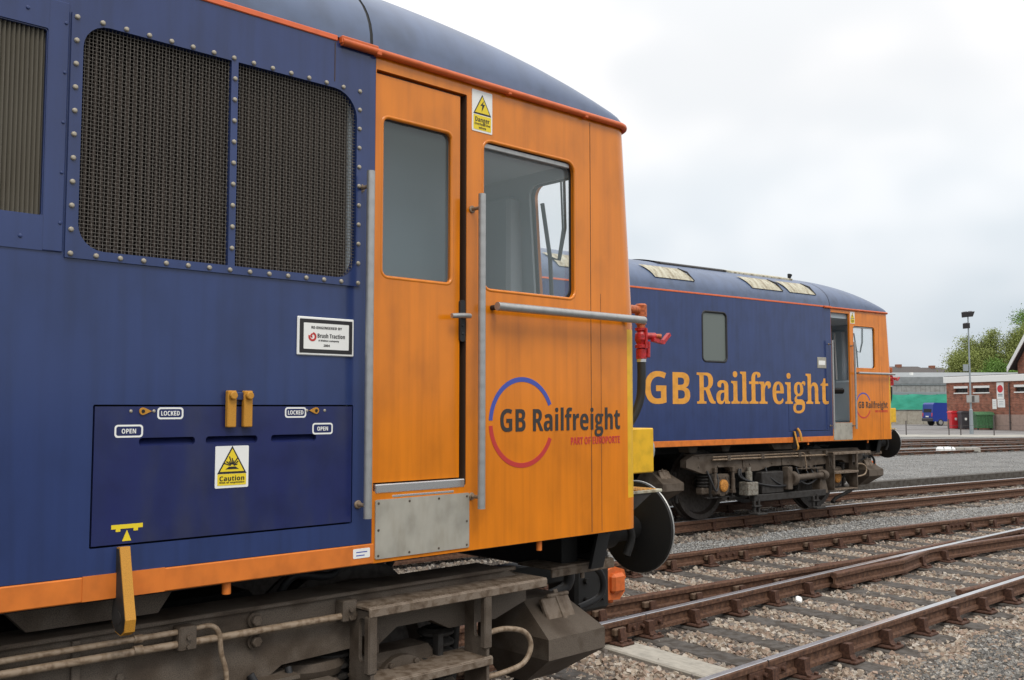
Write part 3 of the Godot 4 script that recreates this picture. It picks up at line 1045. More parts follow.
	st = mb()
	for w in [["LOCKED", -2.494, 1.686, -2.401, 1.727], ["OPEN", -2.638, 1.626, -2.542, 1.669], ["LOCKED", -2.002, 1.687, -1.910, 1.727], ["OPEN", -1.882, 1.622, -1.790, 1.666]]:
		var hw := 0.033 if w[0] == "LOCKED" else 0.024
		letters(st, w[0], sans, (w[1] + w[3]) / 2 - hw, (w[1] + w[3]) / 2 + hw, (w[2] + w[4]) / 2 - 0.0078, 0.0155, Transform3D(Basis.IDENTITY, Vector3(0, 0, 0.001)))
	part("lettering", st, M.white, door)
	for s in [[-2.545, 1.0], [-1.868, -1.0]]:
		st = mb()
		var o := PackedVector2Array()
		for i in 13:
			var a := deg_to_rad(60 + i * 20)
			o.append(Vector2(s[0] + cos(a) * 0.0125 * s[1], 1.714 + sin(a) * 0.0125))
		o.append(Vector2(s[0] + 0.030 * s[1], 1.714))
		prism(st, o, SIDE, 0.0, 0.006)
		var ptr := part("latch_pointer", done(st), M.gold, door)
		st = mb()
		cyl(st, Vector3(s[0], 1.714, 0.004), Vector3(s[0], 1.714, 0.008), 0.006, 10)
		part("spindle", done(st), M.black, ptr)
		st = mb()
		bolts(st, [Vector2(s[0] - 0.040 * s[1], 1.714), Vector2(s[0] + 0.039 * s[1], 1.714)], 0.006, 0.004, 0.001)
		stuff(part("stud", done(st), M.bolt, door))
	# yellow twin latch
	st = mb()
	box(st, Vector3(-2.215, 1.752, 0.0), Vector3(-2.175, 1.782, 0.016), 0.003)
	part("latch_bridge", done(st), M.blue, root)
	for x in [-2.2465, -2.1825]:
		st = mb()
		box(st, Vector3(x, 1.655, 0.004), Vector3(x + 0.0345, 1.787, 0.026), 0.003)
		var l := part("latch_bar", done(st), M.gold, root, "yellow hanging latch bar above the panel")
		st = mb()
		cyl(st, Vector3(x + 0.017, 1.769, 0.024), Vector3(x + 0.017, 1.769, 0.042), 0.0145, 10, 0.003)
		part("bolt_head", done(st), M.gold, l)
	hazard_sign(root, -2.279, 1.438, -2.149, 1.588, [["Caution", 0.0165, 0.74], ["Risk of explosion", 0.0062, 0.74]], "white and yellow caution sign on the battery door", false)
	# lifting point mark
	st = mb()
	prism(st, PackedVector2Array([Vector2(-2.640, 1.325), Vector2(-2.625, 1.325), Vector2(-2.625, 1.316), Vector2(-2.61, 1.316), Vector2(-2.61, 1.325), Vector2(-2.566, 1.325), Vector2(-2.566, 1.316), Vector2(-2.551, 1.316), Vector2(-2.551, 1.325), Vector2(-2.535, 1.325), Vector2(-2.535, 1.339), Vector2(-2.640, 1.339)]), SIDE, 0.0, 0.0025)
	prism(st, PackedVector2Array([Vector2(-2.603, 1.284), Vector2(-2.573, 1.284), Vector2(-2.588, 1.320)]), SIDE, 0.0, 0.0025)
	part("jacking_mark", done(st), M.signyellow, door)
	# maker's plate
	st = mb()
	box(st, Vector3(-1.957, 1.927, 0.0), Vector3(-1.700, 2.076, 0.008), 0.003)
	var pl := part("maker_plate", done(st), M.white, root, "small framed plate of the rebuilding works")
	plate("plate_border", M.ink, pl, rrect(-1.948, 1.936, -1.709, 2.067, 0.002, 1), 0.004, 0.0092)
	plate("plate_face", M.white, pl, rrect(-1.931, 1.951, -1.726, 2.052, 0.002, 1), 0.004, 0.0104)
	st = mb()
	var pt := Transform3D(Basis.IDENTITY, Vector3(0, 0, 0.0104))
	letters(st, "RE-ENGINEERED BY", sans, -1.898, -1.759, 2.030, 0.010, pt, 0.001)
	letters(st, "Brush Traction", sans, -1.870, -1.745, 1.996, 0.016, pt, 0.001)
	letters(st, "A Wabtec company", sans, -1.866, -1.772, 1.982, 0.007, pt, 0.001)
	letters(st, "2004", sans, -1.842, -1.814, 1.962, 0.009, pt, 0.001)
	part("lettering", st, M.ink, pl)
	st = mb()
	ring_arc(st, Vector2(-1.893, 1.999), 0.010, 0.018, -200, 80, pt, 0.0, 0.001)
	ring_arc(st, Vector2(-1.893, 2.003), 0.003, 0.009, 60, 270, pt, 0.0, 0.001)
	part("emblem", done(st), M.logored, pl)
	# small white label by the door
	plate("data_label", M.white, root, rrect(-1.690, 1.128, -1.610, 1.166, 0.005, 3), 0.002, 0.0045)
	st = mb()
	for i in 2:
		box(st, Vector3(-1.676, 1.150 - i * 0.013, 0.004), Vector3(-1.624 - i * 0.012, 1.154 - i * 0.013, 0.005))
	part("data_lines", done(st), M.logoblue, root)

func far_loco_side(root: Node3D, side: Node3D, window: PackedVector2Array) -> void:
	var st := mb()
	rim(st, window, SIDE, 0.0, 0.016)
	var s := part("window_seal", done(st), M.rubber, side)
	plate("window_pane", M.dusty, side, rrect(-4.60, 2.264, -4.082, 2.971, 0.07), -0.02, -0.012)
	st = mb()
	wall(st, -2.703, 1.275, -1.701, 1.730, [], SIDE, -0.02, 0.001)
	part("battery_door", done(st), M.blue, root)
	st = mb()
	letters(st, "GB", sans, -5.722, -4.86, 1.675, 0.43, SIDE, 0.002)
	letters(st, "Railfreight", serif, -4.722, -1.70, 1.680, 0.43, SIDE, 0.002)
	part("company_name", st, M.letter, side, "large orange company name on the blue side")
	st = mb()
	box(st, Vector3(-1.975, 2.235, 0.0), Vector3(-1.748, 2.405, 0.008), 0.003)
	var pl := part("number_plate", done(st), M.alu, root)
	st = mb()
	box(st, Vector3(-1.945, 2.285, 0.006), Vector3(-1.778, 2.352, 0.0095), 0.002)
	part("raised_panel", done(st), M.white, pl)
	# yellow latch above the stripe
	st = mb()
	tube(st, bend([Vector3(-2.53, 1.31, 0.02), Vector3(-2.52, 1.24, 0.06), Vector3(-2.52, 1.12, 0.085)], 5), 0.02, 8)
	part("lifting_pin", done(st), M.gold, root)
	# translucent panels and hatches on the roof
	for p in [[-5.62, -4.86, 3.48], [-3.60, -2.9, 3.47], [-2.72, -2.08, 3.47], [-7.3, -6.6, 3.48]]:
		st = mb()
		st.set_smooth_group(1)
		for i in 6:
			for j in 2:
				var q := []
				for c in [[i, j], [i + 1, j], [i + 1, j + 1], [i, j + 1]]:
					var z: float = lerpf(-0.035, -0.22, c[0] / 6.0)
					var x: float = lerpf(p[0] + 0.14 * (1.0 - c[0] / 6.0), p[1] + 0.14 * (1.0 - c[0] / 6.0), c[1] / 2.0)
					q.append(Vector3(x, roof_y(-3.0, z) + 0.014, z + 0.008))
				quad(st, q[0], q[1], q[2], q[3], Vector3(0, 1, 1))
		var rp := part("roof_light", done(st), M.cream, root, "cream translucent panel in the curve of the roof")
		st = mb()
		var e0 := Vector3(p[1] + 0.15, roof_y(-3, -0.035) + 0.012, -0.03)
		var e1 := Vector3(p[1] + 0.01, roof_y(-3, -0.22) + 0.012, -0.215)
		tube(st, [e0, e0.lerp(e1, 0.5) + Vector3(0, 0.035, 0.02), e1], 0.014, 6)
		part("roof_light_edge", done(st), M.rubber, rp)
	st = mb()
	box(st, Vector3(-6.05, 3.62, -0.75), Vector3(-5.62, 3.78, -0.45), 0.02)
	part("roof_vent", done(st), M.black, root, "black box vent on the roof")
	for h in [[-3.5, -2.0, "cream", "flat cream roof hatch"], [-5.0, -3.6, "dark", "flat dark roof hatch"]]:
		st = mb()
		for i in 6:
			var za := lerpf(-0.42, -1.0, i / 6.0)
			var zb := lerpf(-0.42, -1.0, (i + 1) / 6.0)
			var ya := roof_y(-3.0, za) + 0.022
			var yb := roof_y(-3.0, zb) + 0.022
			quad(st, Vector3(h[0], ya, za), Vector3(h[1], ya, za), Vector3(h[1], yb, zb), Vector3(h[0], yb, zb), Vector3.UP)
		var yf := roof_y(-3.0, -0.42)
		quad(st, Vector3(h[0], yf - 0.02, -0.42), Vector3(h[1], yf - 0.02, -0.42), Vector3(h[1], yf + 0.022, -0.42), Vector3(h[0], yf + 0.022, -0.42), Vector3(0, 0, 1))
		for x in [h[0], h[1]]:
			box(st, Vector3(x - 0.02, yf - 0.03, -0.9), Vector3(x + 0.02, yf + 0.03, -0.42))
		part("roof_hatch", done(st), M[h[2]], root, h[3])
	st = mb()
	lathe(st, Vector3(-1.72, 3.66, -0.7), Vector3(0.35, 1, 0), [Vector2(0, 0.015), Vector2(0.06, 0.02), Vector2(0.14, 0.04), Vector2(0.15, 0.0)], 10)
	part("roof_horn", done(st), M.black, root)

func front_fittings(root: Node3D) -> void:
	var st := mb()
	# yellow jumper boxes
	for t in [SIDE, flip(W)]:
		st = mb()
		box(st, Vector3(0.10, 1.372, -0.45), Vector3(0.31, 1.612, -0.075), 0.006, t)
		var jb := part("jumper_box", done(st), M.yellow, root, "yellow box on the cab front above the buffer")
		st = mb()
		cyl(st, t * Vector3(0.30, 1.49, -0.2), t * Vector3(0.36, 1.49, -0.2), 0.10, 20, 0.01)
		part("socket", done(st), M.post, jb)
		# step over the buffer
		st = mb()
		box(st, Vector3(0.10, 1.245, -0.46), Vector3(0.54, 1.262, -0.20), 0.003, t)
		var sp := part("buffer_step", done(st), M.cream, root, "striped yellow step plate above the buffer")
		st = mb()
		for i in 10:
			box(st, Vector3(0.115 + i * 0.04, 1.256, -0.45), Vector3(0.135 + i * 0.04, 1.267, -0.21), 0.002, t)
		part("tread_bars", done(st), M.gold, sp)
		st = mb()
		prism(st, PackedVector2Array([Vector2(0.08, 1.05), Vector2(0.46, 1.243), Vector2(0.08, 1.243)]), t, -0.225, -0.21)
		part("gusset", done(st), M.dark, sp)
		# buffer
		st = mb()
		lathe(st, t * Vector3(0.11, 1.02, -0.4575), Vector3(1, 0, 0), [Vector2(0, 0.16), Vector2(0.03, 0.16), Vector2(0.03, 0.11), Vector2(0.25, 0.10), Vector2(0.25, 0.075), Vector2(0.47, 0.07), Vector2(0.485, 0.16), Vector2(0.50, 0.264), Vector2(0.52, 0.270), Vector2(0.535, 0.260), Vector2(0.56, 0.0)], 48)
		var bf := part("buffer", done(st), M.black, root, "large round dark buffer")
		st = mb()
		lathe(st, t * Vector3(0.11, 1.02, -0.4575), Vector3(1, 0, 0), [Vector2(0.514, 0.2690), Vector2(0.517, 0.2712), Vector2(0.522, 0.2708), Vector2(0.526, 0.267)], 48)
		part("worn_edge", done(st), M.steel, bf)
		st = mb()
		tube(st, bend([t * Vector3(0.2, 1.2, -0.3), t * Vector3(0.3, 1.1, -0.27), t * Vector3(0.36, 1.0, -0.28), t * Vector3(0.34, 0.9, -0.3)], 4), 0.022, 8)
		tube(st, [t * Vector3(0.16, 1.24, -0.31), t * Vector3(0.16, 1.05, -0.31)], 0.03, 10)
		part("buffer_chain", done(st), M.black, bf)
	# buffer beam and what hangs from it
	st = mb()
	box(st, Vector3(-0.05, 0.84, -2.3), Vector3(0.075, 1.09, -0.42), 0.01)
	prism(st, PackedVector2Array([Vector2(0.10, 1.10), Vector2(0.20, 1.10), Vector2(0.12, 0.86), Vector2(0.02, 0.86)]), SIDE, -0.30, -0.28)
	part("buffer_beam", done(st), M.black, root)
	st = mb()
	box(st, Vector3(-0.2, 0.868, -0.62), Vector3(0.30, 0.882, -0.36), 0.003)
	box(st, Vector3(-0.2, 0.83, -0.368), Vector3(0.30, 0.87, -0.355), 0.003)
	cyl(st, Vector3(0.05, 0.83, -0.37), Vector3(0.05, 0.80, -0.37), 0.012, 8)
	part("beam_step", done(st), M.step, root)
	st = mb()
	box(st, Vector3(0.66, 0.42, -1.25), Vector3(0.98, 0.80, -0.98), 0.02)
	box(st, Vector3(0.1, 0.62, -1.2), Vector3(0.7, 0.76, -1.05), 0.01)
	box(st, Vector3(0.70, 0.50, -1.26), Vector3(0.96, 0.63, -1.08), 0.03)
	for y in [0.5, 0.62, 0.74]:
		cyl(st, Vector3(0.74, y, -0.98), Vector3(0.74, y, -0.955), 0.02, 6)
		cyl(st, Vector3(0.90, y, -0.98), Vector3(0.90, y, -0.955), 0.02, 6)
	box(st, Vector3(0.05, 0.82, -1.35), Vector3(0.3, 0.95, -0.9), 0.02)
	part("coupling_block", done(st), M.black, root)
	for s in [[-1.0, 0.86], [-0.72, 0.84]]:
		st = mb()
		tube(st, bend([Vector3(0.08, s[1] + 0.1, s[0]), Vector3(0.3, s[1] + 0.03, s[0] + 0.03), Vector3(0.52, s[1] - 0.1, s[0] + 0.06), Vector3(0.55, s[1] - 0.24, s[0] + 0.04), Vector3(0.40, s[1] - 0.30, s[0])], 6), 0.035 if s[0] < -0.9 else 0.02, 10)
		part("air_hose", done(st), M.rubber, root)
	st = mb()
	prism(st, PackedVector2Array([Vector2(0.97, 0.52), Vector2(1.0, 0.50), Vector2(1.06, 0.44), Vector2(1.19, 0.43), Vector2(1.25, 0.48), Vector2(1.21, 0.525), Vector2(1.26, 0.57), Vector2(1.24, 0.625), Vector2(1.14, 0.655), Vector2(1.04, 0.625), Vector2(1.0, 0.59), Vector2(0.97, 0.60)]), SIDE, -1.28, -1.08)
	box(st, Vector3(1.09, 0.48, -1.32), Vector3(1.22, 0.61, -1.04), 0.02)
	cyl(st, Vector3(1.14, 0.41, -1.12), Vector3(1.14, 0.68, -1.12), 0.022, 10, 0.006)
	part("coupler_head", done(st), M.hookorange, root, "orange knuckle coupler head")
	# air cock and hose on the near corner
	st = mb()
	tube(st, [Vector3(0.110, 2.265, -0.17), Vector3(0.325, 2.265, -0.17)], 0.024, 10)
	cyl(st, Vector3(0.325, 2.30, -0.17), Vector3(0.325, 2.22, -0.17), 0.034, 12, 0.008)
	cyl(st, Vector3(0.325, 2.22, -0.17), Vector3(0.325, 2.15, -0.17), 0.024, 12)
	cyl(st, Vector3(0.325, 2.185, -0.17), Vector3(0.325, 2.205, -0.17), 0.032, 6)
	var cock := part("air_pipe", done(st), M.copper, root, "copper coloured pipe elbow on the cab corner")
	st = mb()
	lathe(st, Vector3(0.325, 2.165, -0.17), Vector3.DOWN, [Vector2(0, 0.0), Vector2(0, 0.034), Vector2(0.014, 0.034), Vector2(0.018, 0.025), Vector2(0.035, 0.034), Vector2(0.065, 0.036), Vector2(0.09, 0.026), Vector2(0.095, 0.035), Vector2(0.112, 0.035), Vector2(0.114, 0.0)], 18)
	cyl(st, Vector3(0.345, 2.12, -0.17), Vector3(0.405, 2.12, -0.13), 0.02, 12, 0.004)
	cyl(st, Vector3(0.325, 2.05, -0.17), Vector3(0.325, 1.99, -0.17), 0.03, 8, 0.004)
	prism(st, PackedVector2Array([Vector2(0.370, 2.09), Vector2(0.465, 2.078), Vector2(0.525, 2.13), Vector2(0.515, 2.145), Vector2(0.460, 2.10), Vector2(0.375, 2.112)]), SIDE, -0.14, -0.115)
	cyl(st, Vector3(0.325, 2.16, -0.135), Vector3(0.325, 2.05, -0.135), 0.009, 8)
	cyl(st, Vector3(0.365, 2.09, -0.15), Vector3(0.362, 2.0, -0.15), 0.011, 8, 0.003)
	part("red_cock", done(st), M.red, cock)
	st = mb()
	cyl(st, Vector3(0.410, 2.12, -0.13), Vector3(0.430, 2.12, -0.11), 0.014, 8)
	part("cock_nut", done(st), M.copper, cock)
	st = mb()
	cyl(st, Vector3(0.325, 1.992, -0.17), Vector3(0.325, 1.975, -0.17), 0.027, 12)
	part("hose_clip", done(st), M.chrome, cock)
	st = mb()
	tube(st, bend([Vector3(0.325, 1.98, -0.17), Vector3(0.325, 1.88, -0.17), Vector3(0.320, 1.78, -0.175), Vector3(0.290, 1.69, -0.19), Vector3(0.245, 1.60, -0.22), Vector3(0.225, 1.5, -0.26)], 6), 0.024, 12)
	part("air_hose", done(st), M.rubber, root)

func bogie(root: Node3D, c: float, full: bool, near: bool) -> void:
	var st := mb()
	var axles := [c - 1.36, c + 1.36]
	for t in [SIDE, flip(W)]:
		st = mb()
		var o := PackedVector2Array([Vector2(c - 1.95, 0.965), Vector2(c - 2.1, 0.90), Vector2(c - 2.1, 0.80), Vector2(c - 1.75, 0.70), Vector2(c - 1.58, 0.70), Vector2(c - 1.5, 0.78), Vector2(c - 1.22, 0.78), Vector2(c - 1.12, 0.68), Vector2(c - 0.55, 0.70), Vector2(c - 0.25, 0.755), Vector2(c + 0.25, 0.755), Vector2(c + 0.50, 0.70), Vector2(c + 0.72, 0.695), Vector2(c + 0.78, 0.73), Vector2(c + 1.12, 0.74), Vector2(c + 1.22, 0.72), Vector2(c + 1.33, 0.79), Vector2(c + 1.52, 0.79), Vector2(c + 1.62, 0.74), Vector2(c + 1.9, 0.74), Vector2(c + 2.1, 0.80), Vector2(c + 2.1, 0.90), Vector2(c + 1.95, 0.965)])
		prism(st, o, t, -0.26, -0.15)
		box(st, Vector3(c - 1.95, 0.955, -0.34), Vector3(c + 1.95, 0.972, -0.132), 0.004, t)
		prism(st, PackedVector2Array([Vector2(c + 0.36, 0.685), Vector2(c + 0.82, 0.685), Vector2(c + 0.82, 0.70), Vector2(c + 0.40, 0.70)]), t, -0.26, -0.08)
		var fr := part("bogie_frame", done(st), M.under, root)
		if not full:
			continue
		st = mb()
		for y in [0.92, 0.842]:
			cyl(st, t * Vector3(c + 0.655, y, -0.15), t * Vector3(c + 0.655, y, -0.112), 0.021, 6, 0.004)
			cyl(st, t * Vector3(c + 0.655, y, -0.15), t * Vector3(c + 0.655, y, -0.135), 0.03, 16)
		part("bolt", done(st), M.under, fr)
		st = mb()
		tube(st, [t * Vector3(c - 1.6, 0.891, -0.11), t * Vector3(c + 1.5, 0.884, -0.11)], 0.0135, 10)
		tube(st, [t * Vector3(c - 1.6, 0.930, -0.11), t * Vector3(c + 0.34, 0.930, -0.11)], 0.0105, 10)
		tube(st, bend([t * Vector3(c + 0.40, 0.932, -0.11), t * Vector3(c + 0.46, 0.934, -0.108), t * Vector3(c + 0.49, 0.905, -0.10), t * Vector3(c + 0.50, 0.83, -0.098), t * Vector3(c + 0.52, 0.76, -0.098), t * Vector3(c + 0.525, 0.66, -0.10)], 5), 0.0095, 8)
		for x in [c - 0.95, c + 0.18]:
			cyl(st, t * Vector3(x, 0.891, -0.11), t * Vector3(x + 0.03, 0.891, -0.11), 0.018, 6)
			cyl(st, t * Vector3(x, 0.93, -0.11), t * Vector3(x + 0.03, 0.93, -0.11), 0.015, 6)
		part("brake_pipes", done(st), M.pipe, fr)
		st = mb()
		for x in [c - 1.3, c - 0.55, c + 0.335, c + 1.02]:
			box(st, Vector3(x, 0.862, -0.15), Vector3(x + 0.066, 0.948, -0.088), 0.006, t)
			for y in [0.878, 0.91]:
				cyl(st, t * Vector3(x + 0.033, y, -0.09), t * Vector3(x + 0.033, y, -0.078), 0.009, 6)
		part("pipe_clamps", done(st), M.under, fr)
		st = mb()
		lathe(st, t * Vector3(c + 0.98, 0.70, -0.32), Vector3(0, -1, 0), [Vector2(0, 0.0), Vector2(0, 0.16), Vector2(0.03, 0.17), Vector2(0.06, 0.16), Vector2(0.065, 0.14), Vector2(0.10, 0.17), Vector2(0.13, 0.16), Vector2(0.14, 0.0)], 24)
		part("spring_seat", done(st), M.under, fr)
	# wheels and axles
	for x in axles:
		st = mb()
		cyl(st, Vector3(x, 0.508, -2.1), Vector3(x, 0.508, -0.5), 0.09, 16)
		part("axle", done(st), M.black, root)
		for s in [0, 1]:
			st = mb()
			var z0 := -0.555 if s == 0 else -2.085
			var dirn := Vector3(0, 0, -1) if s == 0 else Vector3(0, 0, 1)
			lathe(st, Vector3(x, 0.508, z0), dirn, [Vector2(0.03, 0.0), Vector2(0.03, 0.13), Vector2(0.055, 0.14), Vector2(0.055, 0.40), Vector2(0.0, 0.43), Vector2(0.0, 0.502), Vector2(0.095, 0.508), Vector2(0.105, 0.535), Vector2(0.125, 0.535), Vector2(0.13, 0.42), Vector2(0.13, 0.0)], 40)
			part("wheel", done(st), M.tyre, root)
	if not full:
		return
	for t in [SIDE, flip(W)]:
		for x in axles:
			st = mb()
			box(st, Vector3(x - 0.21, 0.38, -0.36), Vector3(x + 0.21, 0.68, -0.17), 0.03, t)
			box(st, Vector3(x - 0.36, 0.40, -0.34), Vector3(x - 0.2, 0.50, -0.2), 0.02, t)
			box(st, Vector3(x + 0.2, 0.40, -0.34), Vector3(x + 0.36, 0.50, -0.2), 0.02, t)
			var ab := part("axle_box", done(st), M.under, root)
			st = mb()
			lathe(st, t * Vector3(x, 0.52, -0.17), t.basis * Vector3(0, 0, 1), [Vector2(0.03, 0.0), Vector2(0.03, 0.088), Vector2(0.06, 0.085), Vector2(0.07, 0.06), Vector2(0.075, 0.0)], 24)
			part("cover", done(st), M.ochre, ab, "ochre round axle box cover")
			st = mb()
			lathe(st, t * Vector3(x, 0.52, -0.17), t.basis * Vector3(0, 0, 1), [Vector2(0, 0.15), Vector2(0.025, 0.148), Vector2(0.032, 0.12), Vector2(0.035, 0.08)], 24)
			for k in 6:
				var d := Vector3(cos(TAU * k / 6), sin(TAU * k / 6), 0) * 0.132
				cyl(st, t * (Vector3(x, 0.52, -0.148) + d), t * (Vector3(x, 0.52, -0.128) + d), 0.014, 6, 0.002)
			part("cover_ring", done(st), M.under, ab)
			st = mb()
			for sx in [-0.28, 0.28]:
				for i in 5:
					lathe(st, t * Vector3(x + sx, 0.50 + i * 0.045, -0.27), Vector3.UP, [Vector2(0, 0.055), Vector2(0.018, 0.085), Vector2(0.03, 0.085), Vector2(0.045, 0.055)], 14)
			part("coil_springs", done(st), M.dark, ab)
		# footsteps under the cab door
		st = mb()
		for x in [c + 1.10, c + 1.72]:
			var hole := rrect(-0.085, 0.70, -0.032, 0.875, 0.02, 4)
			var yz := Transform3D(Basis(Vector3(0, 0, 1), Vector3(0, 1, 0), Vector3(-1, 0, 0)), Vector3(x, 0, 0))
			if t != SIDE:
				yz = Transform3D(Basis(Vector3(0, 0, -1), Vector3(0, 1, 0), Vector3(1, 0, 0)), Vector3(x, 0, W))
			wall(st, -0.15, 0.33, 0.0, 0.905, [hole], yz, -0.008, 0.008)
			box(st, Vector3(x - 0.022, 0.66, -0.03), Vector3(x + 0.022, 0.89, 0.006), 0.006, t)
		var fs := part("footstep_frame", done(st), M.under, root)
		st = mb()
		box(st, Vector3(c + 1.08, 0.912, -0.26), Vector3(c + 2.09, 0.926, 0.004), 0.003, t)
		box(st, Vector3(c + 1.08, 0.885, -0.004), Vector3(c + 2.09, 0.922, 0.008), 0.004, t)
		box(st, Vector3(c + 1.22, 0.926, -0.29), Vector3(c + 2.13, 0.945, -0.25), 0.003, t)
		part("upper_tread", done(st), M.step, fs)
		st = mb()
		for i in 62:
			box(st, Vector3(c + 1.09 + i * 0.016, 0.925, -0.06 - 0.02 * (i % 2)), Vector3(c + 1.096 + i * 0.016, 0.928, -0.002), 0.001, t)
		stuff(part("tread_ribs", done(st), M.step, fs))
		st = mb()
		box(st, Vector3(c + 1.115, 0.612, -0.2), Vector3(c + 1.745, 0.626, 0.006), 0.003, t)
		box(st, Vector3(c + 1.115, 0.588, -0.004), Vector3(c + 1.745, 0.62, 0.009), 0.003, t)
		box(st, Vector3(c + 1.115, 0.332, -0.2), Vector3(c + 1.715, 0.35, 0.006), 0.003, t)
		part("lower_tread", done(st), M.step, fs)
		st = mb()
		tube(st, bend([t * Vector3(c + 1.73, 0.712, -0.04), t * Vector3(c + 1.84, 0.722, -0.03), t * Vector3(c + 1.97, 0.69, -0.03), t * Vector3(c + 2.015, 0.62, -0.03), t * Vector3(c + 1.97, 0.55, -0.03), t * Vector3(c + 1.86, 0.525, -0.04), t * Vector3(c + 1.74, 0.515, -0.06)], 6), 0.0125, 10)
		part("sand_hose", done(st), M.pipe, root)
		for sx in [1, -1]:
			st = mb()
			var q := Transform3D(Basis(Vector3(sx, 0, 0), Vector3.UP, Vector3(0, 0, 1)), Vector3(c, 0, 0))
			hopper(st, t * q)
			var sb := part("sand_box", done(st), M.under, root, "faceted grey sandbox with a lid")
			st = mb()
			var lid := Transform3D(Basis(Vector3(1, 0, 0), Vector3(0, 0.87, -0.49), Vector3(0, 0.49, 0.87)), Vector3(2.42, 0.672, -0.25))
			box(st, Vector3(-0.10, -0.075, 0.0), Vector3(0.10, 0.085, 0.028), 0.006, t * q * lid)
			box(st, Vector3(0.0, -0.05, 0.025), Vector3(0.03, 0.12, 0.034), 0.003, t * q * lid)
			box(st, Vector3(-0.06, 0.08, 0.005), Vector3(0.1, 0.10, 0.04), 0.006, t * q * lid)
			part("lid", done(st), M.step, sb)
			st = mb()
			tube(st, bend([t * q * Vector3(2.40, 0.36, -0.45), t * q * Vector3(2.3, 0.25, -0.5), t * q * Vector3(2.0, 0.12, -0.6), t * q * Vector3(1.9, 0.06, -0.6)], 5), 0.03, 8)
			part("sand_pipe", done(st), M.dark, sb)
		# collector shoe beam, brake cylinder, damper
		st = mb()
		box(st, Vector3(c - 0.78, 0.26, -0.14), Vector3(c + 0.95, 0.36, -0.05), 0.01, t)
		for x in [c - 0.78, c + 0.62]:
			box(st, Vector3(x - 0.06, 0.08, -0.12), Vector3(x + 0.16, 0.11, 0.06), 0.008, t)
			box(st, Vector3(x - 0.02, 0.10, -0.08), Vector3(x + 0.02, 0.27, -0.04), 0.005, t)
			box(st, Vector3(x + 0.08, 0.10, -0.08), Vector3(x + 0.12, 0.3, -0.04), 0.005, t)
			box(st, Vector3(x - 0.03, 0.19, -0.09), Vector3(x + 0.13, 0.21, -0.02), 0.004, t)
		part("shoe_beam", done(st), M.dark, root, "dark collector shoe beam low on the bogie")
		st = mb()
		box(st, Vector3(c - 0.95, 0.36, -0.2), Vector3(c - 0.72, 0.55, -0.02), 0.01, t)
		cyl(st, t * Vector3(c - 0.84, 0.55, -0.1), t * Vector3(c - 0.84, 0.70, -0.1), 0.05, 12, 0.01)
		cyl(st, t * Vector3(c - 0.84, 0.70, -0.1), t * Vector3(c - 0.84, 0.76, -0.1), 0.03, 12)
		part("shoe_fuse", done(st), M.fuse, root)
		st = mb()
		box(st, Vector3(c - 0.58, 0.36, -0.22), Vector3(c - 0.08, 0.68, -0.06), 0.015, t)
		part("equipment_case", done(st), M.dark, root)
		st = mb()
		cyl(st, t * Vector3(c + 0.05, 0.56, -0.05), t * Vector3(c + 0.15, 0.56, -0.05), 0.11, 18, 0.01)
		cyl(st, t * Vector3(c + 0.15, 0.57, -0.05), t * Vector3(c + 0.85, 0.58, -0.05), 0.045, 14, 0.006)
		cyl(st, t * Vector3(c + 0.85, 0.58, -0.05), t * Vector3(c + 0.95, 0.58, -0.05), 0.07, 14, 0.01)
		box(st, Vector3(c - 0.05, 0.40, -0.12), Vector3(c + 0.06, 0.74, 0.0), 0.012, t)
		box(st, Vector3(c + 0.82, 0.50, -0.15), Vector3(c + 1.0, 0.655, -0.06), 0.02, t)
		prism(st, PackedVector2Array([Vector2(c + 0.78, 0.30), Vector2(c + 1.02, 0.30), Vector2(c + 0.92, 0.60), Vector2(c + 0.84, 0.60)]), t, -0.2, -0.06)
		part("damper", done(st), M.under, root)
	for t in [SIDE, flip(W)]:
		rigging(root, c, axles, t)
	st = mb()
	box(st, Vector3(c - 0.9, 0.3, -2.2), Vector3(c + 0.9, 0.95, -0.5), 0.05)
	part("traction_motor", done(st), M.black, root)

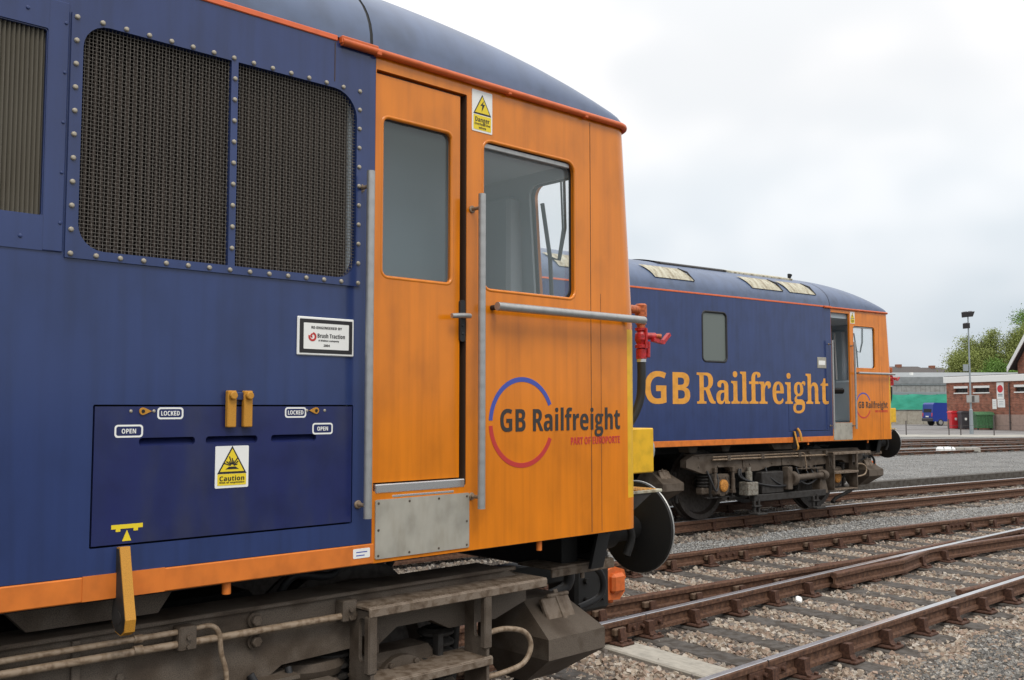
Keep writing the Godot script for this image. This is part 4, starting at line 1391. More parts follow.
func rigging(root: Node3D, c: float, axles: Array, t: Transform3D) -> void:
	# brake blocks and hangers at the wheels
	for x in axles:
		for s in [-1.0, 1.0]:
			var st := mb()
			prism(st, PackedVector2Array([Vector2(x + s * 0.53, 0.30), Vector2(x + s * 0.60, 0.31), Vector2(x + s * 0.60, 0.66), Vector2(x + s * 0.53, 0.67), Vector2(x + s * 0.515, 0.5)]), t, -0.62, -0.54)
			tube(st, [t * Vector3(x + s * 0.60, 0.72, -0.5), t * Vector3(x + s * 0.58, 0.50, -0.5), t * Vector3(x + s * 0.56, 0.28, -0.5)], 0.022, 6)
			cyl(st, t * Vector3(x + s * 0.57, 0.48, -0.56), t * Vector3(x + s * 0.57, 0.48, -0.44), 0.03, 8)
			part("brake_block", done(st), M.dark, root)
		var st2 := mb()
		for s in [-0.13, 0.13]:
			for y in [0.43, 0.61]:
				cyl(st2, t * Vector3(x + s, y, -0.17), t * Vector3(x + s, y, -0.145), 0.02, 6, 0.004)
		box(st2, Vector3(x - 0.235, 0.36, -0.20), Vector3(x - 0.205, 0.72, -0.155), 0.004, t)
		box(st2, Vector3(x + 0.205, 0.36, -0.20), Vector3(x + 0.235, 0.72, -0.155), 0.004, t)
		box(st2, Vector3(x - 0.30, 0.345, -0.24), Vector3(x + 0.30, 0.365, -0.17), 0.004, t)
		stuff(part("axle_box_bolts", done(st2), M.dark, root))
	var st := mb()
	# pull rods, sand pipes and cables low on the bogie
	tube(st, [t * Vector3(axles[0] + 0.3, 0.31, -0.3), t * Vector3(axles[1] - 0.3, 0.31, -0.3)], 0.022, 8)
	tube(st, [t * Vector3(axles[0] + 0.6, 0.46, -0.42), t * Vector3(axles[1] - 0.6, 0.42, -0.42)], 0.02, 8)
	for x in [c - 0.62, c + 0.1, c + 0.55]:
		cyl(st, t * Vector3(x, 0.31, -0.33), t * Vector3(x, 0.31, -0.25), 0.04, 8)
		tube(st, [t * Vector3(x, 0.31, -0.28), t * Vector3(x + 0.05, 0.5, -0.3), t * Vector3(x + 0.02, 0.72, -0.3)], 0.018, 6)
	part("brake_rods", done(st), M.dark, root)
	st = mb()
	for k in [[-1.02, 0.62, 0.016], [-0.98, 0.50, 0.012], [-0.42, 0.30, 0.014], [0.15, 0.78, 0.014], [-1.7, -1.52, 0.014]]:
		tube(st, bend([t * Vector3(c + k[0], 0.74, -0.13), t * Vector3(c + k[0] + 0.02, 0.60, -0.07), t * Vector3(c + (k[0] + k[1]) / 2, 0.46, -0.05), t * Vector3(c + k[1], 0.56, -0.08), t * Vector3(c + k[1] + 0.02, 0.72, -0.14)], 5), k[2], 6)
	part("cables", done(st), M.rubber, root)
	st = mb()
	for x in [c - 1.55, c - 1.17, c + 1.17]:
		cyl(st, t * Vector3(x, 0.45, -0.115), t * Vector3(x, 0.62, -0.115), 0.03, 10, 0.004)
		cyl(st, t * Vector3(x, 0.60, -0.115), t * Vector3(x, 0.74, -0.115), 0.022, 10)
		box(st, Vector3(x - 0.03, 0.71, -0.15), Vector3(x + 0.03, 0.78, -0.09), 0.006, t)
		box(st, Vector3(x - 0.035, 0.41, -0.2), Vector3(x + 0.035, 0.46, -0.09), 0.006, t)
	part("vertical_damper", done(st), M.under, root)
	st = mb()
	for x in [c - 1.85, c - 1.45, c - 0.75, c - 0.25, c + 0.15]:
		for y in [0.80, 0.93]:
			if y > 0.9 and x > c - 1.0:
				continue
			cyl(st, t * Vector3(x, y, -0.15), t * Vector3(x, y, -0.138), 0.016, 6, 0.003)
	for x in [c - 0.9, c + 0.0]:
		box(st, Vector3(x - 0.015, 0.76, -0.15), Vector3(x + 0.015, 0.95, -0.135), 0.003, t)
	stuff(part("frame_bolts", done(st), M.under, root))

func hopper(st: SurfaceTool, t: Transform3D) -> void:
	var rings := [[0.745, 2.28, 2.56, -0.56, -0.36], [0.60, 2.205, 2.615, -0.62, -0.10], [0.50, 2.205, 2.615, -0.62, -0.10], [0.335, 2.30, 2.53, -0.56, -0.36]]
	st.set_smooth_group(-1)
	var P := []
	for r in rings:
		P.append([Vector3(r[1], r[0], r[3]), Vector3(r[2], r[0], r[3]), Vector3(r[2], r[0], r[4]), Vector3(r[1], r[0], r[4])])
	var mid := Vector3(2.41, 0.55, -0.36)
	for i in 3:
		for k in 4:
			var a: Vector3 = P[i][k]
			var b: Vector3 = P[i][(k + 1) % 4]
			var c: Vector3 = P[i + 1][(k + 1) % 4]
			var d: Vector3 = P[i + 1][k]
			quad(st, t * a, t * b, t * c, t * d, t.basis * ((a + b + c + d) / 4 - mid))
	quad(st, t * P[0][0], t * P[0][1], t * P[0][2], t * P[0][3], Vector3.UP)
	quad(st, t * P[3][0], t * P[3][1], t * P[3][2], t * P[3][3], Vector3.DOWN)

# ---------------------------------------------------------------- ground and track
func line_ab(x: float) -> float:
	return -1.235 + 0.0009 * pow(maxf(x - 1.0, 0.0), 2.0)

func line_d(x: float) -> float:
	if x < -2.0:
		return -4.3995 + 0.047 * (x + 2.0)
	return -3.85 + 0.11 * (x - 5.0) + 0.0045 * pow(x - 5.0, 2.0)

func line_ef(x: float) -> float:
	return -5.5413 + (0.152 if x > 11.8 else 0.1062) * (x - 11.816)

func rise(x: float, z: float) -> float:   # the bank between the crossing and the second locomotive's track
	return 0.083 * smoothstep(0.35, 1.5, line_d(x) - z)

func ground_y(x: float, z: float) -> float:
	return -0.200 + rise(x, z)

func path(f: Callable, off: float, x0: float, x1: float, y: float, n := 40) -> Array:
	var out := []
	for i in n + 1:
		var x := lerpf(x0, x1, float(i) / n)
		var s: float = (f.call(x + 0.05) - f.call(x - 0.05)) / 0.1
		var k := sqrt(1.0 + s * s)
		out.append(Vector3(x - off * s / k, y, f.call(x) + off / k))
	return out

func sweep(st: SurfaceTool, pts: Array, prof: PackedVector2Array, closed := true) -> void:
	st.set_smooth_group(-1)
	var n := prof.size()
	var frames := []
	for i in pts.size():
		var d: Vector3 = (pts[mini(i + 1, pts.size() - 1)] - pts[maxi(i - 1, 0)]).normalized()
		frames.append(Vector3(-d.z, 0, d.x))
	for i in pts.size() - 1:
		for k in (n if closed else n - 1):
			var a := prof[k]
			var b := prof[(k + 1) % n]
			var nn := Vector2(b.y - a.y, a.x - b.x)
			quad(st, pts[i] + frames[i] * a.x + Vector3.UP * a.y, pts[i] + frames[i] * b.x + Vector3.UP * b.y, pts[i + 1] + frames[i + 1] * b.x + Vector3.UP * b.y, pts[i + 1] + frames[i + 1] * a.x + Vector3.UP * a.y, frames[i] * nn.x + Vector3.UP * nn.y)
	if closed:
		var idx := Geometry2D.triangulate_polygon(prof)
		for e in [0, pts.size() - 1]:
			for i in range(0, idx.size(), 3):
				var q := []
				for k in 3:
					q.append(pts[e] + frames[e] * prof[idx[i + k]].x + Vector3.UP * prof[idx[i + k]].y)
				tri(st, q[0], q[1], q[2], pts[e] - pts[1 if e == 0 else e - 1])

const RAIL := [Vector2(0.034, -0.148), Vector2(0.034, -0.122), Vector2(0.011, -0.108), Vector2(0.011, -0.056), Vector2(0.034, -0.042), Vector2(0.035, -0.010), Vector2(0.028, 0.0), Vector2(-0.028, 0.0), Vector2(-0.035, -0.010), Vector2(-0.034, -0.042), Vector2(-0.011, -0.056), Vector2(-0.011, -0.108), Vector2(-0.034, -0.122), Vector2(-0.034, -0.148)]

func rail(label: String, pts: Array, head: String, shiny := 1.0, group := "rails of the yard tracks") -> Node3D:
	var o := thing("rail", label, "rail", Vector3.ZERO, 0.0, group)
	var st := mb()
	sweep(st, pts, PackedVector2Array(RAIL))
	part("rail_section", done(st), M.rust, o)
	st = mb()
	var w := 0.027 * shiny
	sweep(st, pts, PackedVector2Array([Vector2(w, 0.0), Vector2(w * 0.9, 0.0022), Vector2(-w * 0.9, 0.0022), Vector2(-w, 0.0)]), false)
	part("running_surface", done(st), M[head], o)
	return o

func fishplate(o: Node3D, p: Vector3, dir: Vector3, side: float) -> void:
	var yaw := atan2(-dir.z, dir.x)
	var t := Transform3D(Basis(Vector3.UP, yaw), p)
	var st := mb()
	box(st, Vector3(-0.23, -0.118, side * 0.011), Vector3(0.23, -0.046, side * 0.034), 0.006, t)
	var f := part("fishplate", done(st), M.chair, o)
	st = mb()
	for x in [-0.17, -0.06, 0.06, 0.17]:
		cyl(st, t * Vector3(x, -0.082, side * 0.03), t * Vector3(x, -0.082, side * 0.062), 0.017, 6, 0.003)
	stuff(part("fishplate_bolts", done(st), M.chair, f))
	st = mb()
	box(st, Vector3(-0.003, -0.05, -0.036), Vector3(0.003, 0.003, 0.036), 0.0, t)
	part("rail_gap", done(st), M.black, f)

var chair_mesh: ArrayMesh
var key_mesh: ArrayMesh
var timber_meshes := {}

func chair_on(o: Node3D, x: float, z: float, yaw: float, y: float, key_side: float) -> void:
	if chair_mesh == null:
		var st := mb()
		box(st, Vector3(-0.08, -0.18, -0.165), Vector3(0.08, -0.156, 0.165), 0.008)
		prism(st, PackedVector2Array([Vector2(0.015, -0.15), Vector2(0.115, -0.15), Vector2(0.098, -0.125), Vector2(0.092, -0.045), Vector2(0.055, -0.045), Vector2(0.037, -0.045), Vector2(0.014, -0.06)]), Transform3D(Basis(Vector3(0, 0, 1), Vector3.UP, Vector3(-1, 0, 0)), Vector3.ZERO), -0.036, 0.036)
		prism(st, PackedVector2Array([Vector2(-0.088, -0.15), Vector2(-0.088, -0.05), Vector2(-0.104, -0.05), Vector2(-0.125, -0.15)]), Transform3D(Basis(Vector3(0, 0, 1), Vector3.UP, Vector3(-1, 0, 0)), Vector3.ZERO), -0.036, 0.036)
		for zz in [-0.135, 0.135]:
			cyl(st, Vector3(0.05, -0.158, zz), Vector3(0.05, -0.138, zz), 0.018, 6, 0.003)
			cyl(st, Vector3(-0.05, -0.158, zz), Vector3(-0.05, -0.138, zz), 0.018, 6, 0.003)
		chair_mesh = done(st).commit()
		st = mb()
		box(st, Vector3(-0.07, -0.112, -0.080), Vector3(0.07, -0.056, -0.034), 0.008)
		key_mesh = done(st).commit()
	var c := part("chair", chair_mesh, M.chair, o)
	c.transform = Transform3D(Basis(Vector3.UP, yaw + (PI if key_side < 0 else 0.0)), Vector3(x, y, z))
	var k := part("key", key_mesh, M.key, c)
	k.position.x = rng.randf_range(-0.02, 0.02)

# one timber with the chairs that carry the rails crossing it
func sleeper(label: String, x: float, za: float, zb: float, skew: float, y: float, chairs: Array, group: String, m = null, width := 0.25) -> Node3D:
	var mid := (za + zb) / 2
	var o := thing("sleeper", label, "sleeper", Vector3(x + skew * mid, y, mid), 0.0, group)
	var l := absf(zb - za)
	var key := "%d" % roundi(l * 10.0)
	var yaw := atan2(skew, 1.0)
	if not timber_meshes.has(key) or m:
		var st := mb()
		box(st, Vector3(-width / 2, -0.30, -l / 2), Vector3(width / 2, -0.176, l / 2), 0.012)
		timber_meshes[key] = done(st).commit()
	var t := part("timber", timber_meshes[key], m if m else M.timber, o)
	t.rotation.y = yaw + rng.randf_range(-0.015, 0.015)
	t.position.y = rng.randf_range(-0.006, 0.004)
	if m:
		timber_meshes.erase(key)
	var got := []
	for z in chairs:
		var ok := true
		for g in got:
			if absf(g - z[0]) < 0.30:
				ok = false
		if ok:
			got.append(z[0])
			chair_on(o, skew * (z[0] - mid), z[0] - mid, z[1], 0.0, z[2])
	return o

func c_line(x: float) -> float:
	return line_d(x) + 1.52

func track() -> void:
	# rails of the track the near locomotive stands on
	var a := rail("brown topped rail nearest the camera, running to the right edge", path(line_ab, 0.7525, -17.0, 20.0, 0.0), "polish", 1.0)
	fishplate(a, Vector3(2.0, 0, line_ab(2.0) + 0.7525), Vector3(1, 0, 0), 1)
	fishplate(a, Vector3(9.3, 0, line_ab(9.3) + 0.7525), Vector3(1, 0, 0), 1)
	var b := rail("shiny rail in the middle that crosses the rusty one", path(line_ab, -0.7525, -17.0, 20.0, 0.0), "polish", 1.2)
	fishplate(b, Vector3(2.55, 0, line_ab(2.55) - 0.7525), Vector3(1, 0, 0), 1)
	var d := rail("farther rail of the diverging track, below the second locomotive", path(line_d, 0.0, -14.0, 18.0, 0.0), "brownhead")
	fishplate(d, Vector3(6.3, 0, line_d(6.3)), Vector3(1, 0, 0.12), 1)
	fishplate(d, Vector3(11.3, 0, line_d(11.3)), Vector3(1, 0, 0.17), 1)
	rail("rusty rail left of the crossing, behind the shiny rail", path(c_line, 0.0, -14.0, 6.45, -0.002), "brownhead", 0.5)
	rail("rail that starts at the crossing in front of the shiny rail", [Vector3(5.55, -0.003, -1.885), Vector3(6.2, -0.003, -1.87), Vector3(6.98, -0.003, -1.815)] + path(c_line, 0.0, 8.0, 18.0, -0.003, 16), "brownhead", 0.8)
	rail("short rusty wing rail behind the crossing", [Vector3(5.95, -0.006, -2.30), Vector3(6.5, -0.006, -2.185), Vector3(7.6, -0.006, -2.10), Vector3(9.0, -0.006, -2.07)], "brownhead", 0.3)
	var chk := []
	for i in 12:
		var x := lerpf(5.6, 10.4, i / 11.0)
		chk.append(Vector3(x, -0.01, line_ab(x) + 0.7525 - 0.112 - (0.06 if i == 0 or i == 11 else 0.0)))
	rail("dark check rail beside the nearest rail at the right", chk, "rust", 0.5)
	# rails of the second locomotive's track
	var f1 := func(x: float) -> float: return line_ef(x)
	rail("near rail under the second locomotive", path(f1, 0.7525, -10.0, 45.0, 0.083), "polish", 0.7)
	rail("bright far rail under the second locomotive", path(f1, -0.7525, -10.0, 45.0, 0.083), "polish", 1.0)
	# sleepers
	var i := 0
	var count := ["first", "second", "third", "fourth", "fifth", "sixth", "seventh", "eighth", "ninth", "tenth", "eleventh", "twelfth", "thirteenth", "fourteenth", "fifteenth", "sixteenth", "seventeenth", "eighteenth", "nineteenth", "twentieth", "twenty-first", "twenty-second", "twenty-third", "twenty-fourth", "twenty-fifth"]
	var x := 1.9 - 0.69 * 4.0
	while x < 1.7:
		sleeper("dark timber sleeper beneath the near cab, %s left of the pale timber" % count[3 - i], x, line_ab(x) - 1.3, line_ab(x) + 1.3, -0.02, 0.0, [[line_ab(x) + 0.7525, 0.0, 1.0], [line_ab(x) - 0.7525, 0.0, -1.0]], "sleepers under the near locomotive")
		if x > -1.5:
			sleeper("dark timber sleeper of the diverging track behind the near buffer, %s from the left" % count[i], x + 0.1, line_d(x) - 0.55, line_d(x) + 2.05, -0.06, 0.0, [[line_d(x), -0.1, -1.0], [line_d(x) + 1.52, -0.1, 1.0]], "sleepers of the diverging track")
		i += 1
		x += 0.69
	sleeper("pale new wide timber at the left end of the crossing", 1.93, -2.15, -0.15, -0.12, 0.006, [[line_ab(2.0) + 0.7525, 0.0, 1.0], [line_ab(2.0) - 0.7525, 0.0, -1.0]], "", M.pale, 0.31)
	x = 2.35
	i = 0
	while x < 16.5:
		var sk := -0.1
		var za := line_ab(x) + 0.7525
		var xd := x + 0.1 * 3.4
		var zd := line_d(xd)
		var rails := [[za, 0.0, 1.0], [line_ab(x + 0.2) - 0.7525, 0.0, 1.0], [zd, -0.12, -1.0]]
		var zc := c_line(x + 0.2)
		rails.append([zc, -0.1, -1.0])
		if x < 2.9:
			sleeper("dark crossing timber next to the pale one", x, zd - 0.5, za + 0.5, sk, 0.0, rails, "long timbers under the crossing")
		else:
			sleeper("long dark crossing timber, %s to the right of the pale timber" % count[i], x, zd - rng.randf_range(0.35, 0.6), za + rng.randf_range(0.3, 0.5), sk, 0.0, rails, "long timbers under the crossing")
		i += 1
		x += 0.635
	x = 4.0 + 0.71 * 5.0
	i = 0
	while x < 24.5:
		var s := 0.152 if x > 11.8 else 0.106
		sleeper("dark timber sleeper of the second locomotive's track, %s from the left" % count[i], x, line_ef(x) - 1.3, line_ef(x) + 1.3, -s, 0.083, [[line_ef(x) + 0.76, -s, 1.0], [line_ef(x) - 0.76, -s, -1.0]], "sleepers of the second locomotive's track")
		i += 1
		x += 0.71

func stone_mesh(seed_: int, flatness: float) -> ArrayMesh:
	var r := RandomNumberGenerator.new()
	r.seed = seed_
	var g := (1.0 + sqrt(5.0)) / 2.0
	var v := [Vector3(-1, g, 0), Vector3(1, g, 0), Vector3(-1, -g, 0), Vector3(1, -g, 0), Vector3(0, -1, g), Vector3(0, 1, g), Vector3(0, -1, -g), Vector3(0, 1, -g), Vector3(g, 0, -1), Vector3(g, 0, 1), Vector3(-g, 0, -1), Vector3(-g, 0, 1)]
	if seed_ % 2 == 0:   # a broken block
		var q := []
		for s in [Vector3(-1, -1, -1), Vector3(1, -1, -1), Vector3(1, -1, 1), Vector3(-1, -1, 1), Vector3(-1, 1, -1), Vector3(1, 1, -1), Vector3(1, 1, 1), Vector3(-1, 1, 1)]:
			q.append(s * Vector3(r.randf_range(0.45, 1.0), flatness * r.randf_range(0.5, 0.95), r.randf_range(0.4, 0.85)))
		var sb := mb()
		for k in [[0, 1, 2, 3], [4, 5, 6, 7], [0, 1, 5, 4], [1, 2, 6, 5], [2, 3, 7, 6], [3, 0, 4, 7]]:
			quad(sb, q[k[0]], q[k[1]], q[k[2]], q[k[3]], q[k[0]] + q[k[1]] + q[k[2]] + q[k[3]])
		return done(sb).commit()
	for i in 12:
		v[i] = v[i].normalized() * r.randf_range(0.62, 1.12) * Vector3(1.0, flatness, r.randf_range(0.7, 0.9))
	var f := [[0, 11, 5], [0, 5, 1], [0, 1, 7], [0, 7, 10], [0, 10, 11], [1, 5, 9], [5, 11, 4], [11, 10, 2], [10, 7, 6], [7, 1, 8], [3, 9, 4], [3, 4, 2], [3, 2, 6], [3, 6, 8], [3, 8, 9], [4, 9, 5], [2, 4, 11], [6, 2, 10], [8, 6, 7], [9, 8, 1]]
	var st := mb()
	for t in f:
		tri(st, v[t[0]], v[t[1]], v[t[2]], v[t[0]] + v[t[1]] + v[t[2]])
	return done(st).commit()

func stones() -> void:
	var r := RandomNumberGenerator.new()
	r.seed = 4
	var lots := [[], [], [], [], []]
	var tan_ := [Color(0.49, 0.40, 0.31), Color(0.42, 0.32, 0.24), Color(0.56, 0.48, 0.385), Color(0.33, 0.25, 0.19), Color(0.25, 0.215, 0.19), Color(0.46, 0.33, 0.25), Color(0.60, 0.53, 0.45)]
	var gry := [Color(0.44, 0.44, 0.43), Color(0.36, 0.36, 0.35), Color(0.52, 0.51, 0.49), Color(0.30, 0.29, 0.28), Color(0.42, 0.39, 0.35), Color(0.56, 0.55, 0.53)]
	var drk := [Color(0.17, 0.165, 0.155), Color(0.23, 0.22, 0.205), Color(0.13, 0.125, 0.12), Color(0.31, 0.295, 0.27), Color(0.20, 0.18, 0.155), Color(0.42, 0.40, 0.37)]
	var drift := FastNoiseLite.new()
	drift.seed = 9
	drift.frequency = 0.5
	for pass_ in 3:
		var n: int = [270000, 150000, 60000][pass_]
		for i in n:
			var x: float
			var z: float
			if pass_ == 0:
				x = -1.5 + 22.0 * pow(r.randf(), 1.25)
				z = r.randf_range(-8.0, 1.0)
			elif pass_ == 2:   # the open gravel beyond the second track
				x = r.randf_range(8.0, 44.0)
				z = line_ef(x) - r.randf_range(2.5, 12.0)
			else:   # fine near gravel
				x = r.randf_range(0.6, 9.0)
				z = r.randf_range(-0.5, 2.2)
			if x < 0.2 and z > -2.6 and z < 0.1 and r.randf() < 0.6:
				continue
			var wob := drift.get_noise_2d(x, z)
			var za := line_ab(x) + 0.7525
			var zd := line_d(x)
			var ze := line_ef(x)
			var size := 0.0
			var col: Color
			var kind := 0
			if z > za + 0.52 + wob * 0.35:
				if pass_ == 0:
					continue
				size = r.randf_range(0.008, 0.018)
				if r.randf() < 0.07:
					size = r.randf_range(0.016, 0.026)
				col = drk[r.randi() % 6]
				if r.randf() < 0.25 - 0.2 * wob:
					col = tan_[r.randi() % 7]
				kind = 4
			elif z > zd - 0.50 + wob * 0.3:
				if pass_ == 1:
					if z < za or r.randf() < 0.75:
						continue
					size = r.randf_range(0.010, 0.02)
				else:
					size = r.randf_range(0.014, 0.030)
				col = tan_[r.randi() % 7]
				kind = r.randi() % 3
				var near_rail := minf(minf(absf(z - za), absf(z - (line_ab(x) - 0.7525))), minf(absf(z - zd), absf(z - c_line(x))))
				if near_rail < 0.06:
					continue
				if near_rail < 0.22 and r.randf() < 0.6:
					continue
			elif z > ze + 1.25 + wob * 0.2:
				if pass_ == 1:
					continue
				size = r.randf_range(0.012, 0.024)
				col = gry[r.randi() % 6]
				kind = 3
			elif z > ze - 1.35:
				if pass_ == 1 or absf(absf(z - ze) - 0.7525) < 0.08:
					continue
				size = r.randf_range(0.016, 0.030)
				col = tan_[r.randi() % 7].lerp(drk[r.randi() % 6], 0.35)
				kind = r.randi() % 3
			else:
				if pass_ == 1 or (pass_ == 0 and z < ze - 4.5):
					continue
				size = r.randf_range(0.008, 0.020)
				col = gry[r.randi() % 6]
				kind = 3
			var y := ground_y(x, z) + r.randf_range(-0.3, 0.55) * size
			# keep most of the timber tops clear
			if kind < 3 and z < za + 0.35 and z > zd - 0.35:
				var k := fposmod(x + 0.1 * z - 2.35 + 0.14, 0.635)
				if x + 0.1 * z > 2.1:
					if k < 0.28 and r.randf() < 0.97:
						continue
					if k >= 0.28:
						y += size * 0.25 * sin((k - 0.28) / 0.355 * PI)
				elif x + 0.12 * z > 1.7 - 0.0 and x + 0.12 * z < 2.12 and z < za + 0.2 and z > -2.1 and r.randf() < 0.95:
					continue
			elif kind < 3 and z < ze + 1.3 and z > ze - 1.3:
				var k2 := fposmod(x - 4.0 + 0.12 * (z - ze) + 0.13, 0.71)
				if k2 < 0.26 and r.randf() < 0.85:
					continue
			var tone := r.randf_range(0.75, 1.1)
			col = Color(col.r * tone, col.g * tone, col.b * tone)
			var bs := Basis.from_euler(Vector3(r.randf_range(-0.7, 0.7), r.randf() * TAU, r.randf_range(-0.7, 0.7))).scaled(Vector3.ONE * size)
			lots[kind].append([Transform3D(bs, Vector3(x, y, z)), col])
	for k in 5:
		var mm := MultiMesh.new()
		mm.transform_format = MultiMesh.TRANSFORM_3D
		mm.use_colors = true
		mm.mesh = stone_mesh([100, 101, 104, 103, 106][k], [0.8, 0.62, 0.9, 0.75, 0.85][k])
		mm.instance_count = lots[k].size()
		for i in lots[k].size():
			mm.set_instance_transform(i, lots[k][i][0])
			mm.set_instance_color(i, lots[k][i][1])
		var o := MultiMeshInstance3D.new()
		o.multimesh = mm
		o.material_override = M.stone
		var nm: String = ["ballast_stones", "ballast_stones", "ballast_stones", "pale_gravel", "dark_gravel"][k]
		o.name = numbered(nm)
		add_child(o, true)
		tag(o, ["rounded tan ballast stones between the sleepers", "angular tan ballast stones between the sleepers", "blocky tan ballast stones between the sleepers", "pale grey gravel between the two tracks", "fine dark gravel at the lower right corner"][k], "ballast" if k < 3 else "gravel")
		o.set_meta("kind", "stuff")

func ground() -> void:
	var st := SurfaceTool.new()
	st.begin(Mesh.PRIMITIVE_TRIANGLES)
	st.set_smooth_group(0)
	var xs := [-900.0, -200.0, -60.0, -25.0]
	var x := -12.0
	while x < 30.0:
		xs.append(x)
		x += 0.4
	xs.append_array([32.0, 36.0, 42.0, 50.0, 60.0, 80.0, 120.0, 300.0, 1200.0])
	var zs := [-1200.0, -300.0, -100.0, -50.0, -25.0, -15.0]
	var z := -10.0
	while z < 3.0:
		zs.append(z)
		z += 0.25
	zs.append_array([4.0, 8.0, 20.0, 60.0, 300.0, 900.0])
	var gcol := Color(0.45, 0.44, 0.42)
	var bcol := Color(0.26, 0.21, 0.17)
	var dcol := Color(0.18, 0.17, 0.16)
	for i in xs.size():
		for j in zs.size():
			var px: float = xs[i]
			var pz: float = zs[j]
			var qx := clampf(px, -12.0, 32.0)
			var col := gcol
			if pz > line_ab(qx) + 1.3:
				col = dcol
			elif pz > line_d(qx) - 0.5:
				col = bcol
			elif pz < line_ef(qx) + 1.3 and pz > line_ef(qx) - 1.4:
				col = bcol.lerp(dcol, 0.4)
			st.set_color(col)
			st.add_vertex(Vector3(px, ground_y(qx, clampf(pz, -30, 30)), pz))
	var w := zs.size()
	for i in xs.size() - 1:
		for j in w - 1:
			var k := i * w + j
			for q in [k, k + w, k + 1, k + 1, k + w, k + w + 1]:
				st.add_index(q)
	st.generate_normals()
	M.gravel.vertex_color_use_as_albedo = true
	M.gravel.albedo_color = Color.WHITE
	struct("ground", st, M.gravel)

# ---------------------------------------------------------------- the yard and street behind
const EYE := Vector3(-3.8946, 1.7318, 3.2575)
const RIGHT := Vector3(0.72765, 0, 0.68595)
const AWAY := Vector3(0.68595, 0, -0.72765)
const GY := -0.124

func yard(x: float, y: float, z: float) -> Vector3:   # metres to the right, up, and away across the yard
	return Vector3(EYE.x, y, EYE.z) + RIGHT * x + AWAY * z

func sheet(called: String, pts: Array, y: float, m) -> void:
	var st := mb()
	var out := PackedVector2Array()
	for p in pts:
		out.append(p)
	var idx := Geometry2D.triangulate_polygon(out)
	for i in range(0, idx.size(), 3):
		var q := []
		for k in 3:
			q.append(yard(out[idx[i + k]].x, y, out[idx[i + k]].y))
		tri(st, q[0], q[1], q[2], Vector3.UP)
	struct(called, done(st), m)

func far_rails() -> void:
	var pairs := [[Vector3(32.06, 0.0, -13.31), Vector3(39.04, 0.0, -11.51)], [Vector3(38.48, 0.0, -16.26), Vector3(45.34, 0.0, -13.67)], [Vector3(43.98, 0.0, -18.78), Vector3(50.69, 0.0, -15.5)]]
	var names := ["nearest of the three tracks", "middle of the three tracks", "farthest of the three tracks"]
	for i in 3:
		var a: Vector3 = pairs[i][0]
		var d: Vector3 = (pairs[i][1] - a).normalized()
		var n := Vector3(-d.z, 0, d.x)
		for k in 2:
			var o := n * (0.0 if k == 0 else -1.505)
			rail("%s rail of the %s across the yard behind" % [["near", "far"][k], names[i]], [a + o - d * 25.0, a + o, a + o + d * 30.0], "polish", 1.0, "rails of the far tracks")
		var st := mb()
		for j in 60:
			var t := Transform3D(Basis(d, Vector3.UP, n), a - n * 0.75 + d * (j * 0.75 - 20.0))
			box(st, Vector3(-0.13, -0.3, -1.3), Vector3(0.13, -0.11, 1.3), 0.0, t)
			for zz in [-0.75, 0.75]:
				box(st, Vector3(-0.09, -0.11, zz - 0.14), Vector3(0.09, -0.06, zz + 0.14), 0.0, t)
		var s := single("far_sleepers", done(st), M.timber, "dark sleepers of the %s behind" % names[i], "sleepers")
		stuff(s)

